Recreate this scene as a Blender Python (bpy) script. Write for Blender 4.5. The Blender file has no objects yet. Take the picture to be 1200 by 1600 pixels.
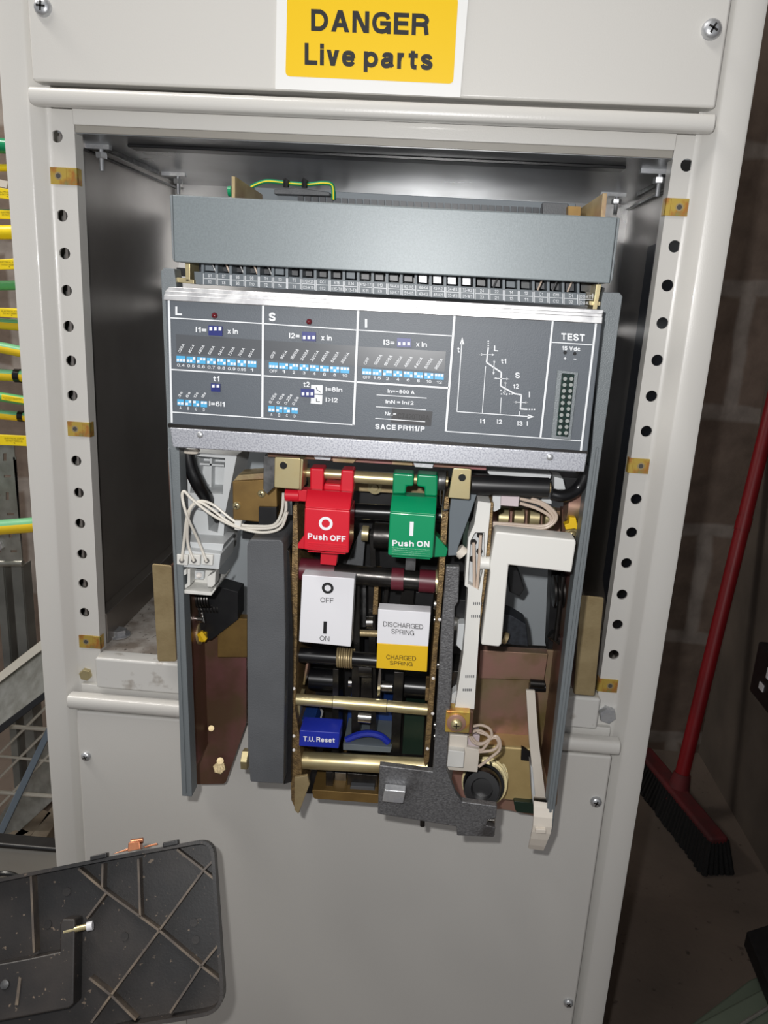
import bpy, bmesh, math, random
from mathutils import Vector, Matrix
random.seed(4)
sc = bpy.context.scene
COL = sc.collection

# ---------------------------------------------------------------- camera
CAM = Vector((0.0656970, -0.6229906, -0.1376046))
YAW, PITCH, ROLL, FPX = -0.0570529, 0.2699071, -0.0542361, 1210.6398
_f = Vector((math.sin(YAW)*math.cos(PITCH), math.cos(YAW)*math.cos(PITCH), -math.sin(PITCH)))
_r = Vector((math.cos(YAW), -math.sin(YAW), 0)); _d = _f.cross(_r)
CR = _r*math.cos(ROLL) + _d*math.sin(ROLL)
CD = -_r*math.sin(ROLL) + _d*math.cos(ROLL)
cam_data = bpy.data.cameras.new('camera'); cam = bpy.data.objects.new('camera', cam_data); COL.objects.link(cam)
m = Matrix((CR, -CD, -_f)).transposed().to_4x4(); m.translation = CAM
cam.matrix_world = m
cam_data.lens = FPX*36.0/1600.0; cam_data.sensor_width = 36.0; cam_data.clip_start = 0.01
sc.camera = cam
sc.view_settings.view_transform = 'Standard'; sc.view_settings.look = 'None'
sc.view_settings.gamma = 1.0; sc.view_settings.exposure = 0.0; sc.view_settings.use_curve_mapping = False

# ---------------------------------------------------------------- world and lamps
w = bpy.data.worlds.new('world'); sc.world = w; w.use_nodes = True
w.node_tree.nodes['Background'].inputs[0].default_value = (0.93, 0.95, 1.0, 1)
w.node_tree.nodes['Background'].inputs[1].default_value = 0.30
def area(name, loc, target, size, size_y, power, col):
    d = bpy.data.lights.new(name, 'AREA'); d.shape = 'RECTANGLE'; d.size = size; d.size_y = size_y
    d.energy = power; d.color = col
    o = bpy.data.objects.new(name, d); COL.objects.link(o); o.location = loc
    o.rotation_euler = (Vector(target)-Vector(loc)).to_track_quat('-Z', 'Y').to_euler()
    return o
# the phone's own flash, a little up and left of its lens, and the strip lights of the plant room
area('phone_flash', (CAM.x-0.030, CAM.y-0.002, CAM.z+0.030), (0.0, 0.0, -0.08), 0.012, 0.012, 2.9, (1.0, 0.985, 0.97))
area('strip_light', (-0.75, -0.55, 1.30), (-0.1, 0.1, -0.2), 1.2, 0.16, 15.0, (1.0, 0.97, 0.93))
area('far_strip_light', (-1.5, 0.1, 1.25), (-0.9, 0.6, -0.3), 1.0, 0.14, 24.0, (1.0, 0.94, 0.86))

# ---------------------------------------------------------------- measuring helpers
def ray(px, py): return _f + CR*((px-600)/FPX) + CD*((py-800)/FPX)
def onplane(px, py, ax, v):
    q = ray(px, py); return CAM + q*((v-CAM[ax])/q[ax])
def P(px, py, Y): return onplane(px, py, 1, Y)
def PX(px, py, X): return onplane(px, py, 0, X)
def PZ(px, py, Z): return onplane(px, py, 2, Z)
def mmpx(Y): return (P(601, 600, Y)-P(600, 600, Y)).length      # metres per pixel at that distance

# ---------------------------------------------------------------- materials
def lin(c): return tuple(((x/255)/12.92 if x/255 <= 0.04045 else ((x/255+0.055)/1.055)**2.4) for x in c)+(1,)
MATS = {}
def mat(name, c1, rough=0.5, metal=0.0, c2=None, scale=40, detail=4, lo=0.35, hi=0.65, bump=0.0, bscale=None,
        coat=0.0, stretch=(1,1,1), c3=None, scale3=15, lo3=.55, hi3=.7, rvar=0.0, trans=0, emit=0):
    M = bpy.data.materials.new(name); M.use_nodes = True; nt = M.node_tree; b = nt.nodes['Principled BSDF']
    b.inputs['Roughness'].default_value = rough; b.inputs['Metallic'].default_value = metal
    b.inputs['Coat Weight'].default_value = coat
    b.inputs['Base Color'].default_value = lin(c1)
    tc = nt.nodes.new('ShaderNodeTexCoord'); mp = nt.nodes.new('ShaderNodeMapping'); mp.inputs['Scale'].default_value = stretch
    nt.links.new(tc.outputs['Object'], mp.inputs[0])
    def noise(s, lo_, hi_, det=detail):
        n = nt.nodes.new('ShaderNodeTexNoise'); n.inputs['Scale'].default_value = s; n.inputs['Detail'].default_value = det
        nt.links.new(mp.outputs[0], n.inputs['Vector'])
        r = nt.nodes.new('ShaderNodeMapRange'); r.inputs[1].default_value = lo_; r.inputs[2].default_value = hi_
        nt.links.new(n.outputs['Fac'], r.inputs[0]); return n, r.outputs[0]
    def mix(f, a, bb):
        x = nt.nodes.new('ShaderNodeMix'); x.data_type = 'RGBA'; nt.links.new(f, x.inputs[0])
        for i, v in ((6, a), (7, bb)):
            if isinstance(v, tuple): x.inputs[i].default_value = v
            else: nt.links.new(v, x.inputs[i])
        return x.outputs[2]
    if c2:
        n, f = noise(scale, lo, hi); col = mix(f, lin(c1), lin(c2))
        if c3:
            _, f3 = noise(scale3, lo3, hi3); col = mix(f3, col, lin(c3))
        nt.links.new(col, b.inputs['Base Color'])
        if rvar:
            r2 = nt.nodes.new('ShaderNodeMapRange'); r2.inputs[3].default_value = rough-rvar; r2.inputs[4].default_value = rough+rvar
            nt.links.new(f, r2.inputs[0]); nt.links.new(r2.outputs[0], b.inputs['Roughness'])
    if bump:
        n, f = noise(bscale or scale, 0.2, 0.8, 3)
        bp = nt.nodes.new('ShaderNodeBump'); bp.inputs['Strength'].default_value = bump; bp.inputs['Distance'].default_value = 0.001
        nt.links.new(f, bp.inputs['Height']); nt.links.new(bp.outputs[0], b.inputs['Normal'])
    if trans: b.inputs['Transmission Weight'].default_value = trans
    MATS[name] = M
    return M
mat('white_paint', (206,204,199), 0.33, bump=0.06, bscale=900, coat=0.25)
mat('sill_paint', (205,204,200), 0.35, c2=(150,142,132), scale=60, lo=.6, hi=.75, coat=0.2)
mat('dusty_shelf', (176,170,163), 0.8, c2=(132,122,112), scale=45, lo=.42, hi=.62, c3=(62,54,48), scale3=210, lo3=.62, hi3=.68)
mat('inner_steel', (186,188,190), 0.30, 0.85, c2=(158,159,160), scale=7, lo=.3, hi=.7, rvar=.04)
mat('side_steel', (168,162,156), 0.36, 0.8, c2=(136,129,122), scale=6, lo=.3, hi=.7, rvar=.04)
mat('zinc', (200,202,204), 0.4, 0.7, c2=(176,178,182), scale=170, lo=.42, hi=.6, rvar=.08, bump=.1)
mat('spangled_zinc', (196,198,204), 0.42, 0.55, c2=(150,152,160), scale=900, lo=.42, hi=.58, rvar=.08)
mat('bright_aluminium', (226,226,226), 0.33, 0.75, c2=(190,190,192), scale=120, stretch=(1,1,1), lo=.4, hi=.62)
mat('grey_cover', (116,124,127), 0.42, 0.1, c2=(108,116,119), scale=900, bump=.04, bscale=1500)
mat('grey_side', (112,118,121), 0.45, 0.1, bump=.2, bscale=1400)
mat('faceplate_grey', (82,88,95), 0.5, bump=.08, bscale=1500)
mat('tape_grey', (80,83,87), 0.3)
mat('serial_tape', (62,62,64), 0.3)
mat('print_white', (216,219,222), 0.5)
mat('print_black', (24,24,26), 0.5)
mat('print_blue', (72,162,208), 0.45)
mat('switch_blue', (24,36,108), 0.4)
mat('lens_red', (88,8,20), 0.12, coat=.6)
mat('connector_green', (18,44,38), 0.25, c2=(8,26,22), scale=900, lo=.45, hi=.55)
mat('terminal_grey', (98,106,112), 0.5)
mat('terminal_dark', (44,48,54), 0.4, c2=(30,33,38), scale=300)
mat('terminal_flash_lit', (112,114,118), 0.3, 0.2)  # lighter terminal colour with the flash highlight put into it
mat('motor_gold', (206,182,128), 0.36, 0.35, c2=(190,166,114), scale=40)
mat('dark_grey_plastic', (88,90,93), 0.5, c2=(80,82,85), scale=25, bump=.15, bscale=1000)
mat('black_plastic', (22,22,24), 0.38, c2=(30,30,31), scale=80)
mat('black_rubber', (16,16,18), 0.3)
mat('dark_steel', (74,72,70), 0.34, 0.85, c2=(50,48,47), scale=130, lo=.3, hi=.7, rvar=.08)
mat('grey_steel', (128,128,128), 0.36, 0.85, c2=(98,98,98), scale=160)
mat('cast_metal', (126,126,127), 0.5, 0.6, c2=(100,100,102), scale=600, lo=.35, hi=.65, bump=.3, bscale=700, c3=(80,78,78), scale3=40)
mat('bright_steel', (212,210,206), 0.22, 1.0, c2=(180,178,172), scale=90)
mat('brass_zinc', (204,192,150), 0.36, 0.7, c2=(178,162,120), scale=60, c3=(160,150,122), scale3=25, rvar=.06)
mat('contact_dark', (70,68,66), 0.6)
mat('gold_zinc', (178,160,122), 0.42, 0.45, c2=(150,132,96), scale=40, c3=(150,118,100), scale3=22, rvar=.05, bump=.1, bscale=500)
mat('copper_zinc', (112,82,68), 0.42, 0.55, c2=(112,92,68), scale=14, lo=.4, hi=.6, c3=(142,96,96), scale3=20, lo3=.45, hi3=.65, rvar=.05)
mat('rose_zinc', (176,134,122), 0.42, 0.5, c2=(150,132,102), scale=18, lo=.42, hi=.6, c3=(128,112,72), scale3=26, lo3=.5, hi3=.65, rvar=.05)
mat('edge_brass', (150,124,84), 0.45, 0.5, c2=(112,92,64), scale=300, lo=.4, hi=.62, bump=.4, bscale=900)
mat('brown_box', (142,114,66), 0.45, 0.55, c2=(126,100,58), scale=60)
mat('iris_clip', (206,176,86), 0.35, 0.55, c2=(190,128,66), scale=110, lo=.45, hi=.6, c3=(150,160,100), scale3=90)
mat('white_plastic', (214,213,208), 0.42)
mat('ivory_plastic', (216,208,196), 0.42, c2=(208,200,188), scale=40)
mat('module_plastic', (198,201,202), 0.45)
mat('pin_plastic', (196,182,186), 0.4)
mat('back_moulding', (150,156,160), 0.5)
mat('wire_white', (205,200,190), 0.4)
mat('wire_tan', (190,172,156), 0.4)
mat('red_plastic', (200,22,42), 0.35, coat=.2)
mat('green_plastic', (0,136,88), 0.3, coat=.3)
mat('maroon', (92,30,42), 0.4)
mat('blue_plastic', (30,46,158), 0.35, coat=.2)
mat('blue_coil', (28,58,120), 0.4)
mat('dark_green', (26,44,34), 0.4)
mat('yellow_plastic', (232,190,30), 0.4)
mat('sign_yellow', (236,194,0), 0.42)
mat('flag_yellow', (222,180,30), 0.45)
mat('label_white', (226,226,230), 0.4)
mat('sign_white', (232,232,230), 0.4)
mat('navy_panel', (30,33,42), 0.4, coat=.1)
mat('cover_black', (28,27,28), 0.45, c2=(62,56,52), scale=14, lo=.4, hi=.7, c3=(130,114,98), scale3=240, lo3=.67, hi3=.72, bump=.04, bscale=600)
mat('cover_rib', (82,74,68), 0.5, c2=(122,108,92), scale=60, lo=.4, hi=.7)
mat('copper', (206,140,104), 0.3, 0.9, c2=(176,110,80), scale=90)
mat('concrete', (116,103,93), 0.85, c2=(94,84,76), scale=6, lo=.3, hi=.7, c3=(72,64,58), scale3=75, lo3=.66, hi3=.74, bump=.3, bscale=120)
mat('right_wall_block', (104,94,85), 0.9, c2=(82,74,67), scale=7, lo=.35, hi=.65, bump=.3, bscale=60)
mat('broom_head', (104,30,34), 0.7, c2=(78,34,36), scale=30)
mat('broom_red', (140,18,26), 0.45, c2=(124,16,24), scale=20)
mat('bristle_black', (14,14,15), 0.8, bump=.8, bscale=500)
mat('galvanised', (176,176,170), 0.4, 0.7, c2=(146,146,138), scale=50, rvar=.05)
mat('post_steel', (150,152,148), 0.4, 0.4, c2=(112,114,112), scale=12)
mat('bar_blue', (112,124,136), 0.4, 0.5)
mat('rod_white', (206,202,190), 0.45)
mat('plank_beige', (150,140,124), 0.7, c2=(126,114,98), scale=30)
mat('shell_grey', (150,146,138), 0.45)
mat('tool_green', (98,108,94), 0.5, c2=(84,94,80), scale=8)
mat('marker_yellow', (242,214,24), 0.4)
mat('cable_yellow', (236,200,40), 0.4)
mat('cable_green', (92,176,110), 0.4)
mat('earth_sheath', (118,190,140), 0.4)
def block_mat():
    M = bpy.data.materials.new('block_wall'); M.use_nodes = True; nt = M.node_tree; b = nt.nodes['Principled BSDF']
    tc = nt.nodes.new('ShaderNodeTexCoord'); mp = nt.nodes.new('ShaderNodeMapping')
    mp.inputs['Rotation'].default_value = (math.radians(90), 0, 0); mp.inputs['Location'].default_value = (0.15, 0.017, 0)
    nt.links.new(tc.outputs['Object'], mp.inputs[0])
    nz = nt.nodes.new('ShaderNodeTexNoise'); nz.inputs['Scale'].default_value = 9; nt.links.new(tc.outputs['Object'], nz.inputs['Vector'])
    vm = nt.nodes.new('ShaderNodeVectorMath'); vm.operation = 'MULTIPLY_ADD'; vm.inputs[1].default_value = (.03,.03,.03)
    nt.links.new(nz.outputs['Color'], vm.inputs[0]); nt.links.new(mp.outputs[0], vm.inputs[2])
    br = nt.nodes.new('ShaderNodeTexBrick'); nt.links.new(vm.outputs[0], br.inputs['Vector'])
    br.inputs['Scale'].default_value = 1.0; br.inputs['Brick Width'].default_value = .45; br.inputs['Row Height'].default_value = .225
    br.inputs['Mortar Size'].default_value = .018; br.inputs['Mortar Smooth'].default_value = .5
    br.inputs['Color1'].default_value = lin((124,108,97)); br.inputs['Color2'].default_value = lin((112,98,88)); br.inputs['Mortar'].default_value = lin((148,139,132))
    n2 = nt.nodes.new('ShaderNodeTexNoise'); n2.inputs['Scale'].default_value = 25; n2.inputs['Detail'].default_value = 6; nt.links.new(tc.outputs['Object'], n2.inputs['Vector'])
    r2 = nt.nodes.new('ShaderNodeMapRange'); r2.inputs[1].default_value = .4; r2.inputs[2].default_value = .75; r2.inputs[4].default_value = .45; nt.links.new(n2.outputs['Fac'], r2.inputs[0])
    x = nt.nodes.new('ShaderNodeMix'); x.data_type = 'RGBA'; nt.links.new(r2.outputs[0], x.inputs[0]); nt.links.new(br.outputs['Color'], x.inputs[6]); x.inputs[7].default_value = lin((62,52,46))
    nt.links.new(x.outputs[2], b.inputs['Base Color']); b.inputs['Roughness'].default_value = .9
    bp = nt.nodes.new('ShaderNodeBump'); bp.inputs['Strength'].default_value = .6; bp.inputs['Distance'].default_value = .004
    nt.links.new(n2.outputs['Fac'], bp.inputs['Height']); nt.links.new(bp.outputs[0], b.inputs['Normal'])
    MATS['block_wall'] = M
block_mat()

# ---------------------------------------------------------------- mesh helpers
ORIGIN = {}
def empty(name, loc, label, cat, group=None):
    o = bpy.data.objects.new(name, None); COL.objects.link(o); o.location = loc; o.empty_display_size = .02
    o['label'] = label; o['category'] = cat
    if group: o['group'] = group
    ORIGIN[o] = Vector(loc); return o
def tag(o, label, cat, group=None):
    o['label'] = label; o['category'] = cat
    if group: o['group'] = group
    return o
class MB:
    def __init__(s): s.bm = bmesh.new()
    def prism(s, pts, vec):
        vec = Vector(vec); a = [s.bm.verts.new(p) for p in pts]; b = [s.bm.verts.new(Vector(p)+vec) for p in pts]
        n = len(pts); s.bm.faces.new(a); s.bm.faces.new(b[::-1])
        for i in range(n): s.bm.faces.new((a[i], b[i], b[(i+1) % n], a[(i+1) % n]))
        return s
    def plate(s, px, Y, t): return s.prism([P(x, y, Y) for x, y in px], (0, t, 0))
    def rect(s, x0, y0, x1, y1, Y, t, slope=0.055, lean=None):
        # pixel rectangle whose top edge runs with the cabinet's horizontals
        k = (lambda x, y: (x-690)/(5200-465)) if lean is None else (lambda x, y: lean)
        return s.plate([(x0, y0), (x1, y0+slope*(x1-x0)), (x1-(y1-y0)*k(x1, 0), y1+slope*(x1-x0)), (x0-(y1-y0)*k(x0, 0), y1)], Y, t)
    def box(s, c, size, rot=None):
        c = Vector(c); hx, hy, hz = [v/2 for v in size]; rot = rot or Matrix.Identity(3)
        v = [s.bm.verts.new(c+rot @ Vector((x*hx, y*hy, z*hz))) for x in (-1, 1) for y in (-1, 1) for z in (-1, 1)]
        for f in ((0,1,3,2), (4,6,7,5), (0,4,5,1), (2,3,7,6), (0,2,6,4), (1,5,7,3)): s.bm.faces.new([v[i] for i in f])
        return s
    def span(s, a, b):
        a, b = Vector(a), Vector(b); return s.box((a+b)/2, [abs(x) for x in (b-a)])
    def cyl(s, a, b, r1, r2=None, n=20, hollow=0):
        a, b = Vector(a), Vector(b); r2 = r1 if r2 is None else r2; d = (b-a).normalized()
        u = d.orthogonal().normalized(); v = d.cross(u)
        A = [s.bm.verts.new(a+(u*math.cos(t)+v*math.sin(t))*r1) for t in [2*math.pi*i/n for i in range(n)]]
        B = [s.bm.verts.new(b+(u*math.cos(t)+v*math.sin(t))*r2) for t in [2*math.pi*i/n for i in range(n)]]
        for i in range(n): s.bm.faces.new((A[i], A[(i+1) % n], B[(i+1) % n], B[i]))
        s.bm.faces.new(A[::-1]); s.bm.faces.new(B)
        return s
    def shaft(s, p, q, Y, r, Y2=None, n=20): return s.cyl(P(p[0], p[1], Y), P(q[0], q[1], Y if Y2 is None else Y2), r, n=n)
    def lathe(s, a, d, prof, n=20):
        # prof: (distance along d, radius)
        a = Vector(a); d = Vector(d).normalized(); u = d.orthogonal().normalized(); v = d.cross(u); rings = []
        for h, r in prof:
            rings.append([s.bm.verts.new(a+d*h+(u*math.cos(2*math.pi*i/n)+v*math.sin(2*math.pi*i/n))*max(r, 1e-5)) for i in range(n)])
        for A, B in zip(rings, rings[1:]):
            for i in range(n): s.bm.faces.new((A[i], A[(i+1) % n], B[(i+1) % n], B[i]))
        s.bm.faces.new(rings[0][::-1]); s.bm.faces.new(rings[-1]); return s
    def tube(s, pts, r, n=8, steps=8, smooth=True):
        pts = [Vector(p) for p in pts]
        if smooth and len(pts) > 2:
            out = []; q = [pts[0]*2-pts[1]]+pts+[pts[-1]*2-pts[-2]]
            for i in range(1, len(q)-2):
                for k in range(steps):
                    t = k/steps; a, b, c, d = q[i-1], q[i], q[i+1], q[i+2]
                    out.append(.5*((2*b)+(c-a)*t+(2*a-5*b+4*c-d)*t*t+(3*b-a-3*c+d)*t**3))
            out.append(pts[-1]); pts = out
        rings = []; u = None
        for i, p in enumerate(pts):
            d = (pts[min(i+1, len(pts)-1)]-pts[max(i-1, 0)]).normalized()
            u = d.orthogonal().normalized() if u is None else (u-d*u.dot(d)).normalized(); v = d.cross(u)
            rings.append([s.bm.verts.new(p+(u*math.cos(2*math.pi*j/n)+v*math.sin(2*math.pi*j/n))*r) for j in range(n)])
        for A, B in zip(rings, rings[1:]):
            for j in range(n): s.bm.faces.new((A[j], A[(j+1) % n], B[(j+1) % n], B[j]))
        s.bm.faces.new(rings[0][::-1]); s.bm.faces.new(rings[-1]); return s
    def ptube(s, px, Y, r, **k):      # pixel path; each point (x, y) or (x, y, Y)
        return s.tube([P(q[0], q[1], q[2] if len(q) > 2 else Y) for q in px], r, **k)
    def coil(s, a, b, R, r, turns, n=6):
        a, b = Vector(a), Vector(b); d = (b-a).normalized(); u = d.orthogonal().normalized(); v = d.cross(u); N = int(turns*14)
        return s.tube([a.lerp(b, i/N)+(u*math.cos(2*math.pi*turns*i/N)+v*math.sin(2*math.pi*turns*i/N))*R for i in range(N+1)], r, n=n, smooth=False)
    def hexagon(s, c, d, r, h):
        return s.lathe(c, d, [(0, r), (h*.85, r), (h, r*.9)], n=6)
    def add(s, me, fn=None):
        vs = [s.bm.verts.new(fn(v.co) if fn else v.co) for v in me.vertices]
        for p in me.polygons:
            try: s.bm.faces.new([vs[i] for i in p.vertices])
            except ValueError: pass
        return s
    def build(s, name, material, parent=None, bevel=0.0, smooth=35, seg=2, flat=False):
        bm = s.bm
        if not flat: bmesh.ops.recalc_face_normals(bm, faces=bm.faces)
        me = bpy.data.meshes.new(name); bm.to_mesh(me); bm.free()
        xs = [v.co for v in me.vertices]
        org = Vector(((min(c.x for c in xs)+max(c.x for c in xs))/2, (min(c.y for c in xs)+max(c.y for c in xs))/2, min(c.z for c in xs)))
        me.transform(Matrix.Translation(-org))
        me.polygons.foreach_set('use_smooth', [True]*len(me.polygons))
        me.set_sharp_from_angle(angle=math.radians(smooth))
        me.materials.append(MATS[material])
        o = bpy.data.objects.new(name, me); COL.objects.link(o); ORIGIN[o] = org
        if parent: o.parent = parent; o.location = org-ORIGIN[parent]
        else: o.location = org
        if bevel:
            b = o.modifiers.new('bevel', 'BEVEL'); b.width = bevel; b.segments = seg; b.limit_method = 'ANGLE'; b.angle_limit = math.radians(40)
            b.harden_normals = True
        return o
def islands(bm):
    bm.verts.ensure_lookup_table(); seen = set(); out = []
    for v in bm.verts:
        if v in seen: continue
        st = [v]; seen.add(v); comp = []
        while st:
            q = st.pop(); comp.append(q)
            for e in q.link_edges:
                o = e.other_vert(q)
                if o not in seen: seen.add(o); st.append(o)
        out.append(comp)
    return out
def one(fn, name, material, parent=None, join=False, **k):
    # several loose pieces given at once become one object each, unless they are one joined piece
    mb = MB(); fn(mb); isl = islands(mb.bm)
    if join or len(isl) == 1: return mb.build(name, material, parent, **k)
    for comp in isl:
        c = MB(); mp_ = {v: c.bm.verts.new(v.co) for v in comp}
        for f in {f for v in comp for f in v.link_faces}: c.bm.faces.new([mp_[v] for v in f.verts])
        o = c.build(name, material, parent, **k)
    mb.bm.free(); return o
def plate(name, material, px, Y, t, parent, bevel=.0004, label=None, **k):
    o = MB().plate(px, Y, t).build(name, material, parent, bevel=bevel, **k)
    if label: o['label'] = label
    return o
def struct(o): o['kind'] = 'structure'; return o

def eval_curve(cu):
    ob = bpy.data.objects.new('tmp', cu); COL.objects.link(ob)
    dg = bpy.context.evaluated_depsgraph_get(); me = bpy.data.meshes.new_from_object(ob.evaluated_get(dg))
    bpy.data.objects.remove(ob); return me
def holed(outer, holes, t, cyclic_pts=24):
    # plate in local (x, z), thickness t along +y, with round holes (x, z, r)
    cu = bpy.data.curves.new('outline', 'CURVE'); cu.dimensions = '2D'; cu.fill_mode = 'BOTH'; cu.extrude = t/2
    def sp(pts):
        s = cu.splines.new('POLY'); s.points.add(len(pts)-1); s.use_cyclic_u = True
        for q, (x, y) in zip(s.points, pts): q.co = (x, y, 0, 1)
    sp(outer)
    for h in holes:
        if len(h) == 3: sp([(h[0]+h[2]*math.cos(2*math.pi*i/cyclic_pts), h[1]+h[2]*math.sin(2*math.pi*i/cyclic_pts)) for i in range(cyclic_pts)])
        else: sp(h[0])
    return eval_curve(cu)
# a plain grotesque alphabet drawn as strokes; P polyline, C smooth curve, E ellipse arc (degrees), D diagonal with level ends
GL = {
'A': (.94, 'D 0 0 .5 1;D 1 0 .5 1;P .3 .27 .7 .27'), 'B': (.84, 'P 0 0 0 1;P 0 1 .55 1;E .55 .765 .4 .235 90 -90;P 0 .53 .55 .53;E .58 .265 .42 .265 90 -90;P 0 0 .58 0'),
'C': (.92, 'C .98 .7 .85 .92 .52 1 .15 .88 0 .5 .15 .12 .52 0 .86 .09 1 .33'), 'D': (.88, 'P 0 0 0 1;P 0 1 .45 1;E .45 .5 .55 .5 90 -90;P .45 0 0 0'),
'E': (.76, 'P 1 1 0 1 0 0 1 0;P 0 .52 .93 .52'), 'F': (.70, 'P 1 1 0 1 0 0;P 0 .50 .88 .50'), 'G': (.96, 'C .97 .72 .84 .93 .5 1 .14 .88 0 .5 .14 .12 .48 0 .8 .07 .98 .3 1 .46;P .55 .47 1 .47 1 0'),
'H': (.84, 'P 0 0 0 1;P 1 0 1 1;P 0 .53 1 .53'), 'I': (.2, 'P .5 0 .5 1'), 'K': (.88, 'P 0 0 0 1;D .08 .33 .88 1;D .95 0 .34 .58'), 'L': (.7, 'P 0 1 0 0 1 0'),
'N': (.86, 'P 0 0 0 1;P 1 0 1 1;D .93 0 .07 1'), 'O': (1.0, 'E .5 .5 .5 .5 0 360'), 'P': (.80, 'P 0 0 0 1;P 0 1 .58 1;E .58 .74 .42 .26 90 -90;P .58 .48 0 .48'),
'R': (.88, 'P 0 0 0 1;P 0 1 .58 1;E .58 .75 .4 .25 90 -90;P .58 .5 0 .5;C .58 .5 .85 .45 .93 .28 .95 .1 1 -.1'), 'S': (.84, 'C .97 .74 .83 .94 .5 1 .14 .92 .03 .75 .16 .59 .5 .5 .84 .41 .98 .25 .86 .07 .5 0 .13 .07 0 .29'),
'T': (.80, 'P 0 1 1 1;P .5 1 .5 0'), 'U': (.84, 'C 0 1.12 0 .7 0 .35 .13 .08 .5 0 .87 .08 1 .35 1 .7 1 1.12'), 'V': (.86, 'D .5 0 0 1;D .5 0 1 1'), 'W': (1.22, 'D .27 0 0 1;D .27 0 .5 1;D .73 0 .5 1;D .73 0 1 1'), 'Q': (1.0, 'E .5 .5 .5 .5 0 360'), 'M': (1., 'P 0 0 0 1;P 1 0 1 1;D .5 0 .07 1;D .5 0 .93 1'), 'Y': (.86, 'D .5 .4 0 1;D .5 .4 1 1;P .5 .45 .5 0'), 'X': (.86, 'D 0 0 1 1;D 1 0 0 1'),
'0': (.72, 'E .5 .5 .5 .5 0 360'), '1': (.42, 'P 1 0 1 1;P 0 .76 .5 .78 1 .98'), '2': (.72, 'C .03 .68 .14 .92 .5 1 .87 .91 .96 .7 .8 .46 .4 .24 .06 0;P .03 0 1 0'),
'3': (.72, 'C .04 .74 .18 .95 .5 1 .84 .92 .93 .75 .78 .57 .45 .53;C .45 .53 .82 .49 1 .27 .85 .06 .5 0 .15 .06 0 .27'), '4': (.76, 'P .78 0 .78 1;P 1 .28 0 .28 .72 .98'), '5': (.72, 'P .92 1 .18 1 .1 .48;C .1 .5 .45 .64 .85 .54 1 .33 .87 .07 .5 0 .12 .07 0 .25'),
'6': (.72, 'C .93 .78 .78 .97 .5 1 .13 .86 0 .45 .1 .12 .5 0 .87 .07 1 .31 .87 .55 .5 .62 .13 .53 .03 .35'), '7': (.70, 'P 0 1 1 1;C 1 1 .6 .55 .35 -.1'), '8': (.74, 'E .5 .77 .42 .23 0 360;E .5 .27 .5 .27 0 360'), '9': (.72, 'C .07 .22 .22 .03 .5 0 .87 .14 1 .55 .9 .88 .5 1 .13 .93 0 .69 .13 .45 .5 .38 .87 .47 .97 .65'),
'a': (.74, 'c .08 .74 .2 .95 .5 1 .83 .93 .86 .7 .86 .2 1 -.08;c .86 .62 .5 .54 .12 .47 0 .26 .12 .05 .38 0 .7 .08 .86 .32'), 'e': (.74, 'c 0 .52 1 .52 1 .52;c 1 .52 .87 .9 .5 1 .13 .9 0 .5 .13 .1 .5 0 .83 .06 .97 .25'), 'i': (.2, 'p .5 0 .5 1;P .5 1 .5 .97'), 'v': (.70, 'd .5 0 0 1;d .5 0 1 1'), 'x': (.72, 'd 0 0 1 1;d 1 0 0 1'),
'p': (.78, 'p 0 -.42 0 1;e .5 .5 .5 .5 0 360'), 'r': (.46, 'p 0 0 0 1;c 0 .5 .2 .85 .55 1 1 .98'), 't': (.50, 'c .4 1.42 .4 .8 .4 .25 .6 .02 1.2 .0;p 0 1 1 1'), 's': (.68, 'c .95 .72 .8 .94 .5 1 .14 .92 .05 .74 .2 .58 .5 .5 .83 .41 .97 .25 .83 .06 .5 0 .14 .06 0 .27'),
'h': (.74, 'P 0 0 0 1;c 0 .55 .2 .92 .55 1 .9 .88 1 .6 1 .3 1 -.15'), 'n': (.74, 'p 0 0 0 1;c 0 .55 .2 .92 .55 1 .9 .88 1 .6 1 .3 1 -.15'), 'o': (.78, 'e .5 .5 .5 .5 0 360'), 'u': (.74, 'p 1 0 1 1;c 0 1.15 0 .7 0 .35 .12 .08 .42 0 .8 .1 1 .45'), 'd': (.78, 'P 1 0 1 1;e .5 .5 .5 .5 0 360'), 'c': (.7, 'c .95 .7 .82 .92 .52 1 .13 .88 0 .5 .13 .12 .52 0 .82 .08 .97 .3'),
'.': (.2, 'B 0 0 1 1'), '-': (.42, 'P 0 .38 1 .38'), '=': (.7, 'P 0 .64 1 .64;P 0 .3 1 .3'), '~': (.7, 'C 0 .4 .25 .58 .5 .47 .75 .36 1 .55'), '/': (.42, 'D 0 0 1 1'), '>': (.7, 'D 0 .1 1 .5;D 0 .9 1 .5'), '+': (.7, 'P .5 .1 .5 .9;P 0 .5 1 .5'), ' ': (.26, '')}
def crs(p, k=5):
    q = [(2*p[0][0]-p[1][0], 2*p[0][1]-p[1][1])]+p+[(2*p[-1][0]-p[-2][0], 2*p[-1][1]-p[-2][1])]; out = []
    for i in range(1, len(q)-2):
        for s_ in range(k):
            t = s_/k; out.append(tuple(.5*(2*q[i][j]+(q[i+1][j]-q[i-1][j])*t+(2*q[i-1][j]-5*q[i][j]+4*q[i+1][j]-q[i+2][j])*t*t+(3*q[i][j]-q[i-1][j]-3*q[i+1][j]+q[i+2][j])*t**3) for j in (0, 1)))
    return out+[p[-1]]
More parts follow.
